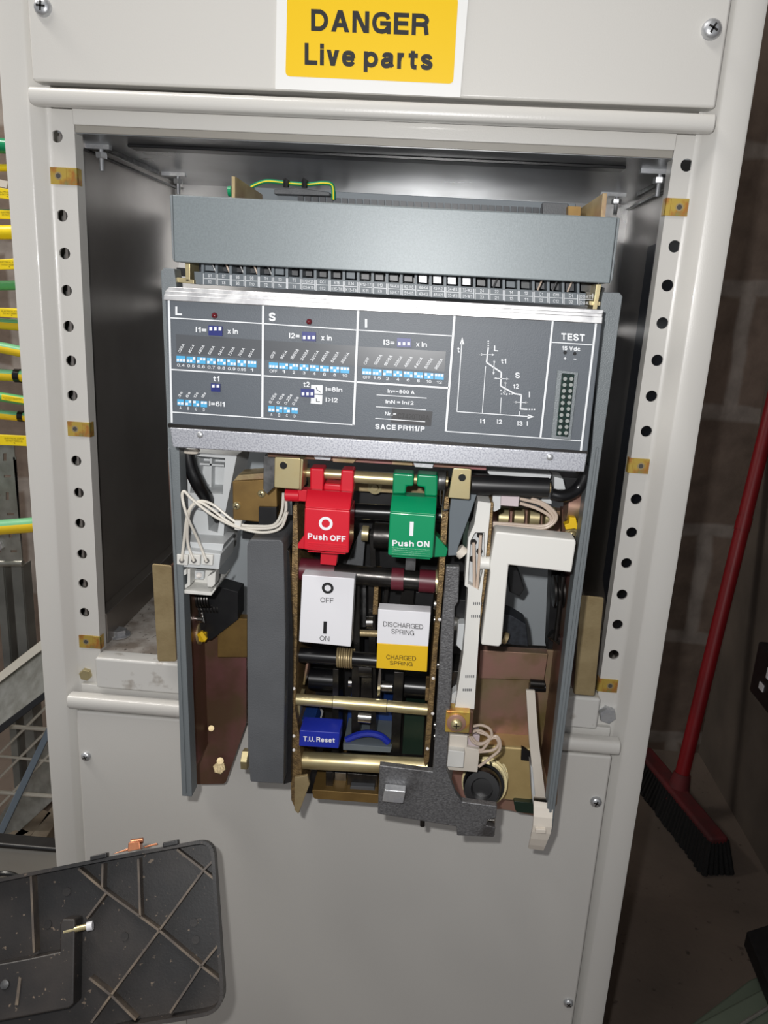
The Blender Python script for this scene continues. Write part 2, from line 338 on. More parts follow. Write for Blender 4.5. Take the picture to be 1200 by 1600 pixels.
def glyph(ch, w):
    W, defn = GL.get(ch, GL['O']); quads = []
    for st in filter(None, defn.split(';')):
        op, *v = st.split(); v = [float(x) for x in v]; H = 1.0 if op.isupper() else .74
        k = op.upper(); mp = lambda x, y: (w/2+x*(W-w), w/2+y*(H-w))
        if k == 'D':
            x0, y0, x1, y1 = v; hw = w*.56; a = (hw+x0*(W-2*hw), y0*H); b = (hw+x1*(W-2*hw), y1*H)
            quads.append([(a[0]-hw, a[1]), (a[0]+hw, a[1]), (b[0]+hw, b[1]), (b[0]-hw, b[1])]); continue
        if k == 'B': quads.append([(0, 0), (w, 0), (w, w), (0, w)]); continue
        closed = False
        if k == 'E':
            cx, cy, rx, ry, a0, a1 = v; n = 20; closed = abs(a1-a0) == 360
            pts = [mp(cx+rx*math.cos(math.radians(a0+(a1-a0)*i/n)), cy+ry*math.sin(math.radians(a0+(a1-a0)*i/n))) for i in range(n+(0 if closed else 1))]
        else:
            pts = list(zip(v[::2], v[1::2])); pts = crs(pts) if k == 'C' and len(pts) > 2 else pts; pts = [mp(*p) for p in pts]
        if k == 'P':
            a, b = Vector(pts[0]), Vector(pts[1]); pts[0] = tuple(a-(b-a).normalized()*w*.5)
            a, b = Vector(pts[-1]), Vector(pts[-2]); pts[-1] = tuple(a-(b-a).normalized()*w*.5)
        n = len(pts); L = []
        for i, p in enumerate(pts):
            a = pts[i-1] if i or closed else None; b = pts[(i+1) % n] if i < n-1 or closed else None
            d1 = Vector((p[0]-a[0], p[1]-a[1])).normalized() if a else None; d2 = Vector((b[0]-p[0], b[1]-p[1])).normalized() if b else None
            d1 = d1 or d2; d2 = d2 or d1; t = (d1+d2).normalized() if (d1+d2).length > .01 else d1; c_ = max(t.dot(d1), .5)
            L.append((Vector(p)+Vector((-t.y, t.x))*w/2/c_, Vector(p)-Vector((-t.y, t.x))*w/2/c_))
        for i in range(n if closed else n-1):
            A, B = L[i], L[(i+1) % n]; quads.append([tuple(A[0]), tuple(B[0]), tuple(B[1]), tuple(A[1])])
    return W, quads
def text(mb, s, p0, p1, h, Y, bold=.018, turned=False):
    # s drawn so its ink runs from pixel p0 to p1 on the baseline, capitals h pixels high, printed on plane Y
    w = .215 if bold >= .02 else (.185 if bold >= .015 else (.15 if bold > 0 else .115))
    x = 0; Q_ = []
    for ch in s:
        W, qs = glyph(ch, w); Q_ += [[(x+a, b) for a, b in q] for q in qs]; x += W+(.15 if ch != ' ' else .05)
    x -= .15
    A, B = P(p0[0], p0[1], Y), P(p1[0], p1[1], Y)
    if turned:
        dx, dy = p1[0]-p0[0], p1[1]-p0[1]; L = math.hypot(dx, dy); up = (p0[0]+dy/L*h, p0[1]-dx/L*h)
    else: up = (p0[0], p0[1]-h)
    U = P(up[0], up[1], Y)-A
    for i, q in enumerate(Q_): mb.bm.faces.new([mb.bm.verts.new(A+(B-A)*(a/x)+U*b-Vector((0, 1.5e-6*(i % 40), 0))) for a, b in q])
def line(mb, p, q, wpx, Y):
    dx, dy = q[0]-p[0], q[1]-p[1]; L = math.hypot(dx, dy); nx, ny = -dy/L*wpx/2, dx/L*wpx/2
    mb.bm.faces.new([mb.bm.verts.new(P(x, y, Y)) for x, y in ((p[0]+nx, p[1]+ny), (q[0]+nx, q[1]+ny), (q[0]-nx, q[1]-ny), (p[0]-nx, p[1]-ny))])
def quad(mb, pts, Y): mb.bm.faces.new([mb.bm.verts.new(P(x, y, Y)) for x, y in pts])
def screw(parent, c, d, r, material='bright_steel', name='screw', cross=True, washer=0):
    mb = MB(); c = Vector(c); d = Vector(d).normalized()
    if washer: mb.lathe(c, d, [(0, washer), (r*.25, washer)], n=24)
    mb.lathe(c, d, [(0, r), (r*.35, r*.98), (r*.62, r*.78), (r*.75, r*.45), (r*.78, 0.0)], n=20)
    o = mb.build(name, material, parent)
    if cross:
        u = d.orthogonal().normalized(); u = (Matrix.Rotation(random.random()*3, 3, d) @ u); v = d.cross(u)
        k = MB(); R = Matrix((u, v, d)).transposed()
        k.box(c+d*r*.74, (r*1.0, r*.2, r*.14), R); k.box(c+d*r*.74, (r*.2, r*1.0, r*.14), R)
        k.build('recess', 'dark_steel', o)
    return o
def hexbolt(parent, c, d, r, h, material, name='hex_bolt', washer=0):
    mb = MB()
    if washer: mb.lathe(c, d, [(0, washer), (.0012, washer)], n=24)
    mb.hexagon(c, d, r, h); return mb.build(name, material, parent)

# ================================================================ the room
FZ = -1.02; WY = .85
def room():
    o = MB().span((-2.6, -1.6, FZ-.05), (1.9, WY+.1, FZ)).build('floor', 'concrete'); struct(o)
    o = MB().span((-2.6, WY, FZ), (1.9, WY+.1, 1.45)).build('wall_back', 'block_wall'); struct(o)
    cx = P(1142, 900, WY).x
    r = MB().span((cx, -.3, FZ), (cx+.1, WY, 1.45)).build('wall_right', 'right_wall_block'); struct(r)
    r.rotation_euler = (0, 0, 0)
    o = MB().span((-2.6, -1.6, 1.45), (1.9, WY+.1, 1.5)).build('ceiling', 'sill_paint'); struct(o)
    return cx
RX = room()

# ================================================================ the cabinet
cab = empty('switchgear_cabinet', (0, .1, FZ), 'tall white painted steel switchgear cabinet with an open middle bay', 'electrical cabinet')
ZT, ZB = .62, FZ+.02
def upright(sgn, name):
    prof = [(.276, .06), (.276, .003), (.2752, .0008), (.273, 0), (.2555, 0), (.2535, .0012), (.2475, .0105), (.2455, .012), (.243, .0125), (.243, .0145), (.249, .0145), (.256, .004), (.270, .004), (.272, .06)]
    mb = MB(); mb.prism([(sgn*x, y, ZB) for x, y in prof], (0, 0, ZT-ZB)); return mb.build(name, 'white_paint', cab, smooth=50)
upright(-1, 'upright'); upright(1, 'upright')
FY = .0125
OT, OB = -.0235, -.5035            # opening top and bottom
LFH = [(89,213), (97,337), (101,396), (104,454), (107,510), (111,564), (113,618), (119,720), (123,770), (125,818), (128,866), (130,912), (132,957)]
RFH = [(1073,258), (1054,385), (1043,446), (1035,505), (1027,563), (1018,619), (1010,674), (994,780), (987,832), (979,880), (972,929), (965,976), (959,1023)]
def flange(sgn, holes):
    xi, xo = (.2255, .2445) if sgn < 0 else (.229, .2445)
    hs = [(P(x, y, FY).x, P(x, y, FY).z, .0045) for x, y in holes]
    me = holed([(sgn*xi, OT+.012), (sgn*xo, OT+.012), (sgn*xo, OB), (sgn*xi, OB)], hs, .002)
    mb = MB(); mb.add(me, lambda c: Vector((c.x, FY+.001+c.z, c.y)))
    mb.span((sgn*xi, FY+.002, OB), (sgn*(xi+.0018), FY+.014, OT+.012))
    return mb.build('mounting_flange', 'white_paint', cab)
flange(-1, LFH); flange(1, RFH)
def rail(z0, z1, name='rail'):
    mb = MB(); pr = []
    for i in range(9):
        t = math.pi*i/8; pr.append((-.0035-.0045*math.sin(t)**.7, (z0+z1)/2+(z0-z1)/2*math.cos(t)))
    pr += [(.004, z1), (.004, z0)]
    mb.prism([(-.2505, y, z) for y, z in pr], (.5005, 0, 0)); return mb.build(name, 'white_paint', cab, smooth=50, bevel=.0012)
rail(-.0005, -.0125); rail(-.5035, -.5165)
one(lambda m: (m.span((-.2255, .010, -.0225), (.229, .030, -.008)), m.span((-.243, .007, OB-.012), (.243, .02, -.4975))), 'header_strip', 'white_paint', cab, bevel=.0008)
one(lambda m: m.span((-.2250, .0125, -.0275), (.2285, .016, -.0222)), 'header_lip', 'shell_grey', cab, bevel=.0004)
# inner bay
YB = .29; XL = -.2375; XR = .2605; ZR = -.028; ZS = -.466
one(lambda m: m.span((XL-.002, .016, ZS-.02), (XL, YB, ZR+.002)), 'side_panel', 'side_steel', cab)
one(lambda m: m.span((XR, .016, ZS-.02), (XR+.002, YB, ZR+.002)), 'side_panel', 'side_steel', cab)
one(lambda m: m.span((XL, YB, ZS-.02), (XR, YB+.002, ZR+.002)), 'back_panel', 'inner_steel', cab)
one(lambda m: m.span((XL-.002, .014, ZR), (XR+.002, YB+.002, ZR+.002)), 'roof_panel', 'inner_steel', cab)
o = one(lambda m: (m.span((-.198, .048, ZR-.0025), (.203, .066, ZR)),), 'cable_slot', 'black_rubber', cab, bevel=.0006); o['label'] = 'dark rubber edged slot in the bay roof'
one(lambda m: (m.span((XL, .018, ZS-.02), (XR, YB, ZS-.001)),), 'shelf', 'dusty_shelf', cab)
one(lambda m: (m.span((-.2255, .0, -.4965), (.229, .018, ZS)),), 'sill', 'sill_paint', cab, bevel=.0025, seg=3)
# slanted stiffener and edge strip on the left of the shelf
one(lambda m: m.prism([(XL, .03, ZS), (XL+.012, .03, ZS), (XL+.012, .27, ZS), (XL, .27, ZS)], (0, 0, .03)), 'stiffener', 'side_steel', cab, bevel=.001)
one(lambda m: (m.span((XL, .03, ZR-.006), (XL+.004, YB-.01, ZR-.0045)), m.span((XR-.004, .03, ZR-.006), (XR, YB-.01, ZR-.0045)), m.span((XL+.012, .06, ZR-.0035), (XL+.015, .19, ZR)), m.span((XR-.015, .06, ZR-.0035), (XR-.012, .19, ZR))), 'roof_seam', 'dark_steel', cab)
for x, y, Y in ((157, 208, .06), (1035, 246, .06), (278, 265, .2), (965, 300, .2)):
    c = P(x, y, Y); c.z = ZR
    b = MB(); b.cyl(c, c-Vector((0, 0, .020)), .0019, n=10); b.hexagon(c-Vector((0, 0, .006)), (0, 0, -1), .0048, .0045); b.span(c+Vector((-.016, -.003, -.0035)), c+Vector((.008, .003, 0)))
    b.build('roof_bolt', 'zinc', cab)
hexbolt(cab, P(135, 1052, FY), (0.15, -1, 0), .0058, .0045, 'brass_zinc', washer=0)['label'] = 'brass coloured hex bolt'
hexbolt(cab, P(948, 1114, FY), (-.05, -1, .05), .0078, .0065, 'zinc', washer=0)['label'] = 'silver hex bolt'
hexbolt(cab, Vector((XL+.014, .05, ZS)), (0, 0, 1), .008, .006, 'zinc', washer=.011)
one(lambda m: (m.span((-.274, .06, ZB), (-.272, .42, ZT)), m.span((.272, .06, ZB), (.274, .42, ZT)), m.span((-.274, .42, ZB), (.274, .422, ZT)), m.span((-.27, .004, ZT), (.27, .42, ZT+.01)), m.span((-.26, .01, ZB), (.26, .41, ZB+.01))), 'casing', 'white_paint', cab)

def cover(z0, z1, xl, xr, label, screws):
    t = empty('cover_panel', ((xl+xr)/2, .004, z0), label, 'panel')
    MB().span((xl, -.004, z0), (xr, .010, z1)).build('panel', 'white_paint', t, bevel=.0022, seg=3)
    for x, y, r in screws: screw(t, P(x, y, -.004), (0, -1, 0), r, 'zinc')
    return t
cover(.0035, .30, -.2485, .2495, 'plain white upper cover panel carrying the yellow danger sign', [(68, 12, .0064), (1111, 47, .0068)])
cover(-1.0, -.5195, P(118, 1110, -.004).x, P(957, 1180, -.004).x, 'large white lower cover panel below the open bay', [(135, 1181, .0046), (931, 1252, .0052), (888, 1566, .0048)])
# danger sign
YS = -.0048
sg = empty('warning_sign', P(575, 150, YS), 'yellow danger live parts sticker with white border on the upper panel', 'sign')
MB().plate([(433, -32), (733, -17), (719, 152), (430, 139)], YS, .0007).build('sign_backing', 'sign_white', sg)
def rounded(pts, r, k=5):
    out = []; n = len(pts)
    for i in range(n):
        p, a, b = Vector(pts[i]), Vector(pts[i-1]), Vector(pts[(i+1) % n])
        u = (a-p).normalized()*r; v = (b-p).normalized()*r
        for j in range(k+1):
            t = j/k; out.append(tuple((p+u)*(1-t)**2+p*2*t*(1-t)+(p+v)*t*t))
    return out
mb = MB(); quad(mb, rounded([(449, -18), (716, -4), (708, 131), (446, 119)], 8), YS-.0001); mb.build('sign_field', 'sign_yellow', sg, flat=True)
mb = MB(); text(mb, 'DANGER', (486, 48), (670, 56), 34, YS-.0002, .02); text(mb, 'Live parts', (476, 101), (676, 110), 34, YS-.0002, .02)
mb.build('lettering', 'print_black', sg, flat=True)

# clip nuts
def clip(px, py, sgn, label):
    c = P(px, py, FY); xi = sgn*(.2255 if sgn < 0 else .229)
    t = empty('clip_nut', (c.x, FY, c.z-.006), label, 'clip nut', 'brass clip nuts on the mounting flanges')
    me = holed([(-.0065, -.0062), (.0065, -.0062), (.0065, .0062), (-.0065, .0062)], [(0, 0, .0026)], .0009)
    mb = MB(); mb.add(me, lambda v: Vector((c.x+v.x, FY-.0006+v.z, c.z+v.y)))
    e = c.x-sgn*.0065
    mb.span((min(e, xi-sgn*.0015), FY-.001, c.z-.0062), (max(e, xi-sgn*.0015), FY-.0001, c.z+.0062)); mb.span((xi-sgn*.0015, FY-.001, c.z-.0062), (xi-sgn*.0004, FY+.006, c.z+.0062))
    mb.build('spring_plate', 'iris_clip', t, bevel=.0002)
    mb = MB(); mb.lathe((c.x, FY-.0002, c.z), (0, -1, 0), [(0, .0032), (.0009, .0029), (.0009, .0019), (-.0005, .0017)], n=18); o = mb.build('threaded_collar', 'gold_zinc', t); MB().cyl((c.x, FY-.0008, c.z), (c.x, FY-.0011, c.z), .0019, n=16).build('threaded_hole', 'contact_dark', o)
    return t
clip(92, 275, -1, 'brass clip nut topmost on the left flange')
clip(118, 670, -1, 'brass clip nut midway down the left flange')
clip(135, 1002, -1, 'orange brass clip nut low on the left flange above the bolt')
clip(1061, 324, 1, 'brass clip nut topmost on the right flange')
clip(1001, 728, 1, 'orange and gold clip nut midway down the right flange')
clip(953, 1071, 1, 'dark iridescent clip nut low on the right flange above the silver bolt')
# navy panel on the right inner wall
def navy():
    X = XR-.0066; pts = [(1012, 380), (1060, 330), (1060, 1000), (1000, 1000), (968, 945), (941, 905), (978, 640)]
    a = PX(1012, 385, X); b = PX(941, 905, X)
    y1 = a.y
    pr = [(y1, a.z), (.03, a.z+.01), (.03, ZS+.01), (b.y-.05, ZS+.01), (b.y, b.z), (y1, b.z)]
    mb = MB(); mb.prism([(X, y, z) for y, z in [(y1, a.z), (.02, a.z+.004), (.02, b.z-.03), (y1-.05, b.z-.03), (y1, b.z)]], (.006, 0, 0))
    o = mb.build('blanking_plate', 'navy_panel', None, bevel=.0006); tag(o, 'dark navy blanking plate on the bay right inner wall', 'plate')
navy()

# removed breaker support brackets
def bracket(px, Y, t, label, lip):
    r = empty('support_bracket', P(px[2][0], px[2][1], Y), label, 'bracket', 'brass angle brackets beside the breaker')
    MB().plate(px, Y, .0022).build('face_plate', 'gold_zinc', r, bevel=.0008)
    a, b = P(*lip[0], Y), P(*lip[1], Y)
    MB().prism([a, b, b+Vector((.0022*t, 0, 0)), a+Vector((.0022*t, 0, 0))], (0, .05, 0)).build('side_flange', 'copper_zinc', r, bevel=.0004)
bracket(rounded([(237, 881), (268, 884), (276, 1034), (246, 1034)], 4), -.012, -1, 'brass angle bracket left of the circuit breaker on the bay sill', [(267, 886), (275, 1032)])
bracket(rounded([(907, 930), (944, 934), (929, 1088), (896, 1085)], 4), -.012, 1, 'brass angle bracket right of the circuit breaker on the bay sill', [(908, 934), (897, 1084)])

# ================================================================ the circuit breaker
br = empty('circuit_breaker', (.03, -.02, P(300, 1243, -.10).z), 'grey air circuit breaker with its front cover off, mechanism exposed', 'circuit breaker')
SY = -.100
# side plates: channel with a grooved front edge
def side_plate(px, deep):
    o = MB().plate(px, SY, deep).build('side_plate', 'grey_side', br, bevel=.0006)
    return o
sl = side_plate([(251, 424), (256, 418), (272, 420), (276, 450), (280, 700), (287, 930), (300, 1245), (284, 1244), (273, 930), (262, 690)], .014)
plate('inner_wall', 'copper_zinc', [(262, 720), (275, 720), (282, 930), (294, 1222), (287, 1222), (274, 930)], -.086, .086, br)
MB().plate([(262, 700), (265, 700), (278, 930), (291, 1240), (289, 1240), (275, 930)], SY-.0012, .003).build('edge_rib', 'grey_side', sl, bevel=.0004)
sr = side_plate([(942, 456), (968, 457), (973, 463), (941, 700), (909, 930), (863, 1300), (851, 1299), (893, 930), (925, 700), (938, 480)], .014)
plate('inner_wall', 'copper_zinc', [(934, 720), (938, 720), (907, 930), (866, 1240), (859, 1240), (898, 930)], -.086, .07, br)
MB().plate([(932, 700), (936, 700), (905, 930), (862, 1270), (858, 1270), (900, 930)], SY-.0012, .003).build('edge_rib', 'grey_side', sr, bevel=.0004)
# top cover: a shallow folded grey box
tc_ = MB().plate([(269, 304), (965, 340), (953, 443), (272, 409)], -.112, .004).build('terminal_cover', 'grey_cover', br, bevel=.0008)
MB().plate([(265, 304), (269, 304), (272, 409), (269, 403)], -.112, .035).build('cover_flange', 'grey_side', tc_, bevel=.0004)
MB().plate([(965, 340), (969, 341), (957, 438), (953, 443)], -.110, .035).build('cover_flange', 'grey_side', tc_, bevel=.0004)
mb = MB(); a = P(269, 304, -.108); b = P(965, 340, -.108); mb.prism([a, b, b-Vector((0, 0, .0012)), a-Vector((0, 0, .0012))], (0, .035, 0)); mb.build('cover_flange', 'grey_cover', tc_)
# terminal row between cover and trip unit
UY = -.098
MB().plate([(300, 400), (935, 436), (932, 470), (300, 430)], -.066, .05).build('terminal_body', 'terminal_dark', br)
names = 'S1/S2 S7/S8 95/96 98/T10 T1/T2 T3/T4 T5/T6 C13-K20/C3-K19 CC1/CC2 K16/K15-T8 K14/K13-T6 K12-T7/K11 K10/K9 54-K8/53-K7 52-K6/51-K5 44-K4/43-K3 42-K2/41-K1 34-W4/33-W3 32-W2/31-W1 24/23 22/21 14/13 12/11 C1/C2 C11/C12 D1/D2 D13-K17/D14-K18'.split()
strip = MB().plate([(303, 424), (916, 458), (914, 478), (304, 444)], -.092, .006).build('marker_strip', 'terminal_grey', br, bevel=.0003)
ml = MB(); mw = MB()
def tx(i): return 318+21.75*i+.035*i*i*.9
for i, nm in enumerate(names):
    x = tx(i); x2 = tx(i+1)-2.2; y = 424+(x-303)*.0555; top, bot = nm.split('/')
    Yp = -.0922
    for xx in (x, x2): line(ml, (xx, y+1.5), (xx, y+19.5), 1.1, Yp)
    line(ml, (x, y+10), (x2, y+11), .9, Yp)
    for s_, yy in ((top, y+8.2), (bot, y+18)):
        wd = min(1.0, len(s_)/6)*(x2-x-3.5); m_ = (x+x2)/2
        text(mw, s_, (m_-wd/2, yy), (m_+wd/2, yy+.055*wd), 5, Yp-.0001, .012)
ml.build('divider_lines', 'print_white', strip, flat=True); mw.build('terminal_lettering', 'print_white', strip, flat=True)
for i in range(27):
    x = tx(i); y = 404+(x-303)*.0555; t = MB()
    flash_lit = 15 <= i <= 18  # blocks facing the flash: its reflection is painted as a lighter grey
    t.plate([(x-3.5, y-2), (x+.5, y-2), (x+.5, y+22), (x-3.5, y+22)], -.094, .03)
    o = t.build('terminal_divider', 'terminal_grey', br)
    z = MB(); yy = y+4
    z.plate([(x+2.5, yy), (x+16, yy+1), (x+16, yy+15), (x+2.5, yy+14)], -.090 if flash_lit or i % 5 == 0 else -.080, .02)
    o2 = z.build('terminal_block', 'terminal_flash_lit' if flash_lit else ('terminal_grey' if i in (0, 5, 10, 21) else 'terminal_dark'), br, bevel=.0003)
    if i in (0, 1, 2, 3, 4, 20, 23, 24, 25):
        sdx = 1 if i < 10 else -1
        MB().ptube([(x+10-sdx*6, y-8), (x+12, y+4), (x+12+sdx*7, y+20)], -.093, .0006).build('control_wire', 'wire_tan' if i % 2 else 'grey_steel', br)
one(lambda m: (m.plate([(276, 433), (303, 437), (303, 444), (276, 441)], -.096, .02), m.plate([(289, 404), (297, 405), (297, 440), (290, 440)], -.096, .02), m.plate([(921, 470), (948, 472), (948, 479), (921, 477)], -.096, .02), m.plate([(932, 444), (940, 444), (933, 484), (926, 484)], -.098, .02)), 'end_bracket', 'brass_zinc', br, bevel=.0003)
one(lambda m: (m.plate([(276, 418), (303, 420), (303, 434), (276, 431)], -.08, .03), m.plate([(916, 440), (945, 450), (943, 470), (914, 468)], -.08, .03)), 'end_block', 'black_plastic', br)
# gear seen above the cover
one(lambda m: m.plate([(382, 292), (900, 318), (900, 345), (382, 320)], .0, .06), 'rear_terminal_rail', 'terminal_grey', br, bevel=.0006)
one(lambda m: [m.plate([(465+i*11.5, 306+i*.56), (474+i*11.5, 306.5+i*.56), (474+i*11.5, 318+i*.56), (465+i*11.5, 317.5+i*.56)], -.003, .004) for i in range(34)], 'rear_terminal_row', 'terminal_dark', br)
one(lambda m: (m.plate([(428, 296), (462, 293), (515, 300), (515, 306), (428, 303)], -.01, .03), m.plate([(848, 316), (888, 318), (886, 345), (848, 345)], -.01, .03)), 'rear_plug', 'dark_grey_plastic', br, bevel=.0006)
one(lambda m: (m.prism([P(362, 275, -.06), P(367, 276, -.06), P(367, 318, -.06), P(362, 318, -.06)], (0, .004, 0)), m.prism([P(365, 276, -.058), P(407, 304, .0), P(407, 318, .0), P(365, 318, -.058)], (.0015, 0, 0))), 'side_lug', 'gold_zinc', br, join=True)
one(lambda m: (m.prism([P(942, 302, -.06), P(949, 302, -.06), P(945, 345, -.06), P(938, 345, -.06)], (0, .004, 0)), m.prism([P(946, 302, -.058), P(910, 326, .0), P(906, 345, .0), P(941, 345, -.058)], (-.0015, 0, 0))), 'side_lug', 'gold_zinc', br, join=True)
one(lambda m: m.cyl(P(357, 299, -.04), P(362, 299, -.04), .0035), 'green_stud', 'green_plastic', br)
one(lambda m: m.plate([(888, 322), (908, 323), (906, 345), (888, 345)], -.02, .02), 'spacer', 'brown_box', br)
ew = MB().ptube([(392, 292), (405, 286), (420, 283), (450, 286), (480, 288), (505, 286), (519, 290), (521, 312)], -.012, .0015).build('earth_wire', 'green_plastic', br)
MB().ptube([(392, 292), (405, 286), (420, 283), (450, 286), (480, 288), (505, 286), (519, 290), (521, 312)], -.0131, .0005).build('yellow_stripe', 'marker_yellow', ew)
one(lambda m: (m.ptube([(447, 293), (447, 284), (449, 280)], -.014, .0022), m.ptube([(476, 294), (476, 284), (478, 280)], -.014, .0022)), 'cable_tie', 'black_rubber', br)

# ---- trip unit
TY = -.132
trip = MB().plate([(258, 466), (941, 503), (918, 708), (266, 663)], TY, .07).build('trip_unit', 'faceplate_grey', br, bevel=.0006)
al = MB()
al.plate([(264, 448), (944, 484), (942, 491), (258, 455)], TY+.003, .02); al.plate([(258, 454), (942, 490), (941, 496), (257, 461)], TY-.0005, .02)
al.plate([(256, 460), (942, 495), (941, 506), (255, 469)], TY-.002, .01)
al.build('top_channel', 'bright_aluminium', trip, bevel=.0005)
gz = MB().plate([(265, 668), (918, 709), (913, 738), (270, 699)], TY-.002, .06).build('lower_channel', 'spangled_zinc', trip, bevel=.0008)
MB().plate([(262, 662), (919, 705), (918, 711), (263, 668)], TY-.0012, .01).build('edge_strip', 'dark_steel', trip)
for x, y in ((313, 679), (859, 714)): screw(trip, P(x, y, TY-.002), (0, -1, 0), .0022, 'zinc', 'rivet', cross=False)
PW = MB(); Yp = TY-.0004; G = lambda k, x, y: {1: (250+x*.1625, 440+y*.1625), 2: (400+x*.1437, 460+y*.1437), 3: (550+x*.1437, 470+y*.1437), 4: (540+x*.35, 400+y*.35)}[k]
L_ = lambda k, x0, y0, x1, y1, w_: line(PW, G(k, x0, y0), G(k, x1, y1), w_, Yp)
L_(1, 84, 150, 113, 1355, 3.2); L_(1, 100, 348, 985, 403, 1.7); L_(1, 992, 210, 983, 1310, 3.4); L_(1, 110, 845, 970, 900, 2); L_(1, 120, 1255, 975, 1310, 1.7)
L_(2, 90, 318, 1090, 388, 1.7); L_(2, 1112, 170, 1060, 1420, 3.4); L_(2, 85, 885, 1075, 950, 2); L_(2, 60, 1345, 1060, 1418, 1.7)
L_(3, 70, 318, 1090, 382, 1.5); L_(3, 1115, 165, 1020, 1420, 3.4); L_(3, 45, 885, 1050, 948, 2.8)
L_(3, 268, 1022, 812, 1058, 1.2); L_(3, 260, 1152, 803, 1187, 1.2); L_(3, 253, 1278, 795, 1315, 1.2)
L_(4, 925, 290, 870, 810, 3); L_(4, 1118, 300, 1050, 872, 3.2); L_(4, 920, 385, 1105, 397, 1.5); L_(4, 450, 783, 1050, 825, 1.5)
L_(4, 519, 385, 497, 695, 1.3); L_(4, 497, 695, 825, 717, 1.3); L_(4, 625, 492, 610, 700, 1.1); L_(4, 695, 632, 690, 704, 1.1); L_(4, 777, 693, 775, 712, 1.1)
cv = [(637, 408), (629, 475), (695, 520), (692, 580), (755, 615), (785, 620), (780, 683), (812, 685)]
for a, b in zip(cv, cv[1:]): L_(4, *a, *b, 2.2)
for k in range(3): L_(4, 637, 378+k*10, 637, 383+k*10, 2.2); L_(4, 818+k*11, 685, 824+k*11, 685, 2.2); L_(4, 690+k*13, 600+k*9, 690+k*13+6, 600+k*9+1, 1.8)
for k in range(5): L_(4, 693+k*12, 616, 699+k*12, 616, 1.8)
def arrow(p, q, both=True):
    L_(4, *p, *q, 1.0); d = Vector((q[0]-p[0], q[1]-p[1])).normalized(); n = Vector((-d.y, d.x))
    for e, s_ in ((q, 1), (p, -1)) if both else ((q, 1),):
        e = Vector(e); quad(PW, [G(4, *(e+d*s_*3)), G(4, *(e-d*s_*9+n*5)), G(4, *(e-d*s_*9-n*5))], Yp)
for a in (((600, 440), (663, 441)), ((664, 466), (660, 528)), ((664, 546), (727, 549)), ((714, 560), (711, 614)), ((753, 652), (812, 655))): arrow(*a)
quad(PW, [G(4, 521, 362), G(4, 510, 394), G(4, 530, 394)], Yp); quad(PW, [G(4, 843, 718), G(4, 814, 707), G(4, 812, 727)], Yp)
def T(k, s_, x0, y1, x1, h, bold=.018, sl=.055): text(PW, s_, G(k, x0, y1), (G(k, x1, 0)[0], G(k, 0, y1)[1]+sl*(G(k, x1, 0)[0]-G(k, x0, 0)[0])), h, Yp, bold)
T(1, 'L', 147, 321, 210, 13.5, .03); T(1, 'I1=', 343, 486, 445, 8.3); T(1, 'x In', 648, 500, 750, 8.3); T(1, 't1', 512, 958, 570, 8.5); T(1, 'I=6I1', 472, 1195, 622, 7.5)
T(2, 'S', 140, 290, 214, 13.5, .03); T(2, 'I2=', 360, 475, 473, 8.3); T(2, 'x In', 708, 497, 826, 8.3); T(2, 't2', 515, 1005, 582, 8.3); T(2, 'I=8In', 757, 1052, 938, 7); T(2, 'I>I2', 757, 1168, 888, 7)
T(3, 'I', 142, 290, 164, 13.5, .02); T(3, 'I3=', 343, 478, 460, 8.3); T(3, 'x In', 697, 497, 814, 8)
T(3, 'In=~800 A', 387, 1000, 680, 5.8); T(3, 'InN = In/2', 365, 1115, 670, 5.6); T(3, 'Nr.=', 358, 1245, 480, 5.6); T(3, 'SACE PR111/P', 253, 1393, 790, 8, .03)
T(4, 'TEST', 963, 375, 1068, 11, .02); T(4, '15 Vdc', 966, 420, 1048, 6.5); T(4, '+', 974, 464, 986, 5); T(4, '-', 1018, 466, 1030, 5)
T(4, 'L', 663, 425, 681, 9); T(4, 't1', 694, 479, 717, 7.5); T(4, 'S', 757, 545, 778, 9); T(4, 't2', 749, 591, 772, 7.5); T(4, 'I', 818, 631, 823, 9); T(4, 't', 499, 430, 509, 9)
T(4, 'I1', 601, 747, 622, 7); T(4, 'I2', 676, 749, 698, 7); T(4, 'I3', 767, 757, 790, 7); T(4, 'I', 809, 758, 814, 7)
TP = MB(); quad(TP, [G(1, 150, 505), G(1, 985, 562), G(1, 990, 742), G(1, 160, 690)], TY-.0002); quad(TP, [G(2, 90, 498), G(2, 1085, 560), G(2, 1080, 775), G(2, 90, 710)], TY-.0002)
quad(TP, [G(3, 70, 495), G(3, 1022, 552), G(3, 1005, 772), G(3, 60, 710)], TY-.0002)
TP.build('clear_tape', 'tape_grey', trip, flat=True)
TP = MB(); quad(TP, [G(3, 435, 1168), G(3, 877, 1205), G(3, 857, 1364), G(3, 425, 1325)], TY-.0002); TP.build('serial_label', 'serial_tape', trip, flat=True)
TP = MB(); text(TP, 'C7420T06A', G(3, 497, 1278), G(3, 840, 1300), 8, TY-.0005, .0); TP.build('serial_lettering', 'print_black', trip, flat=True)
BL = MB()
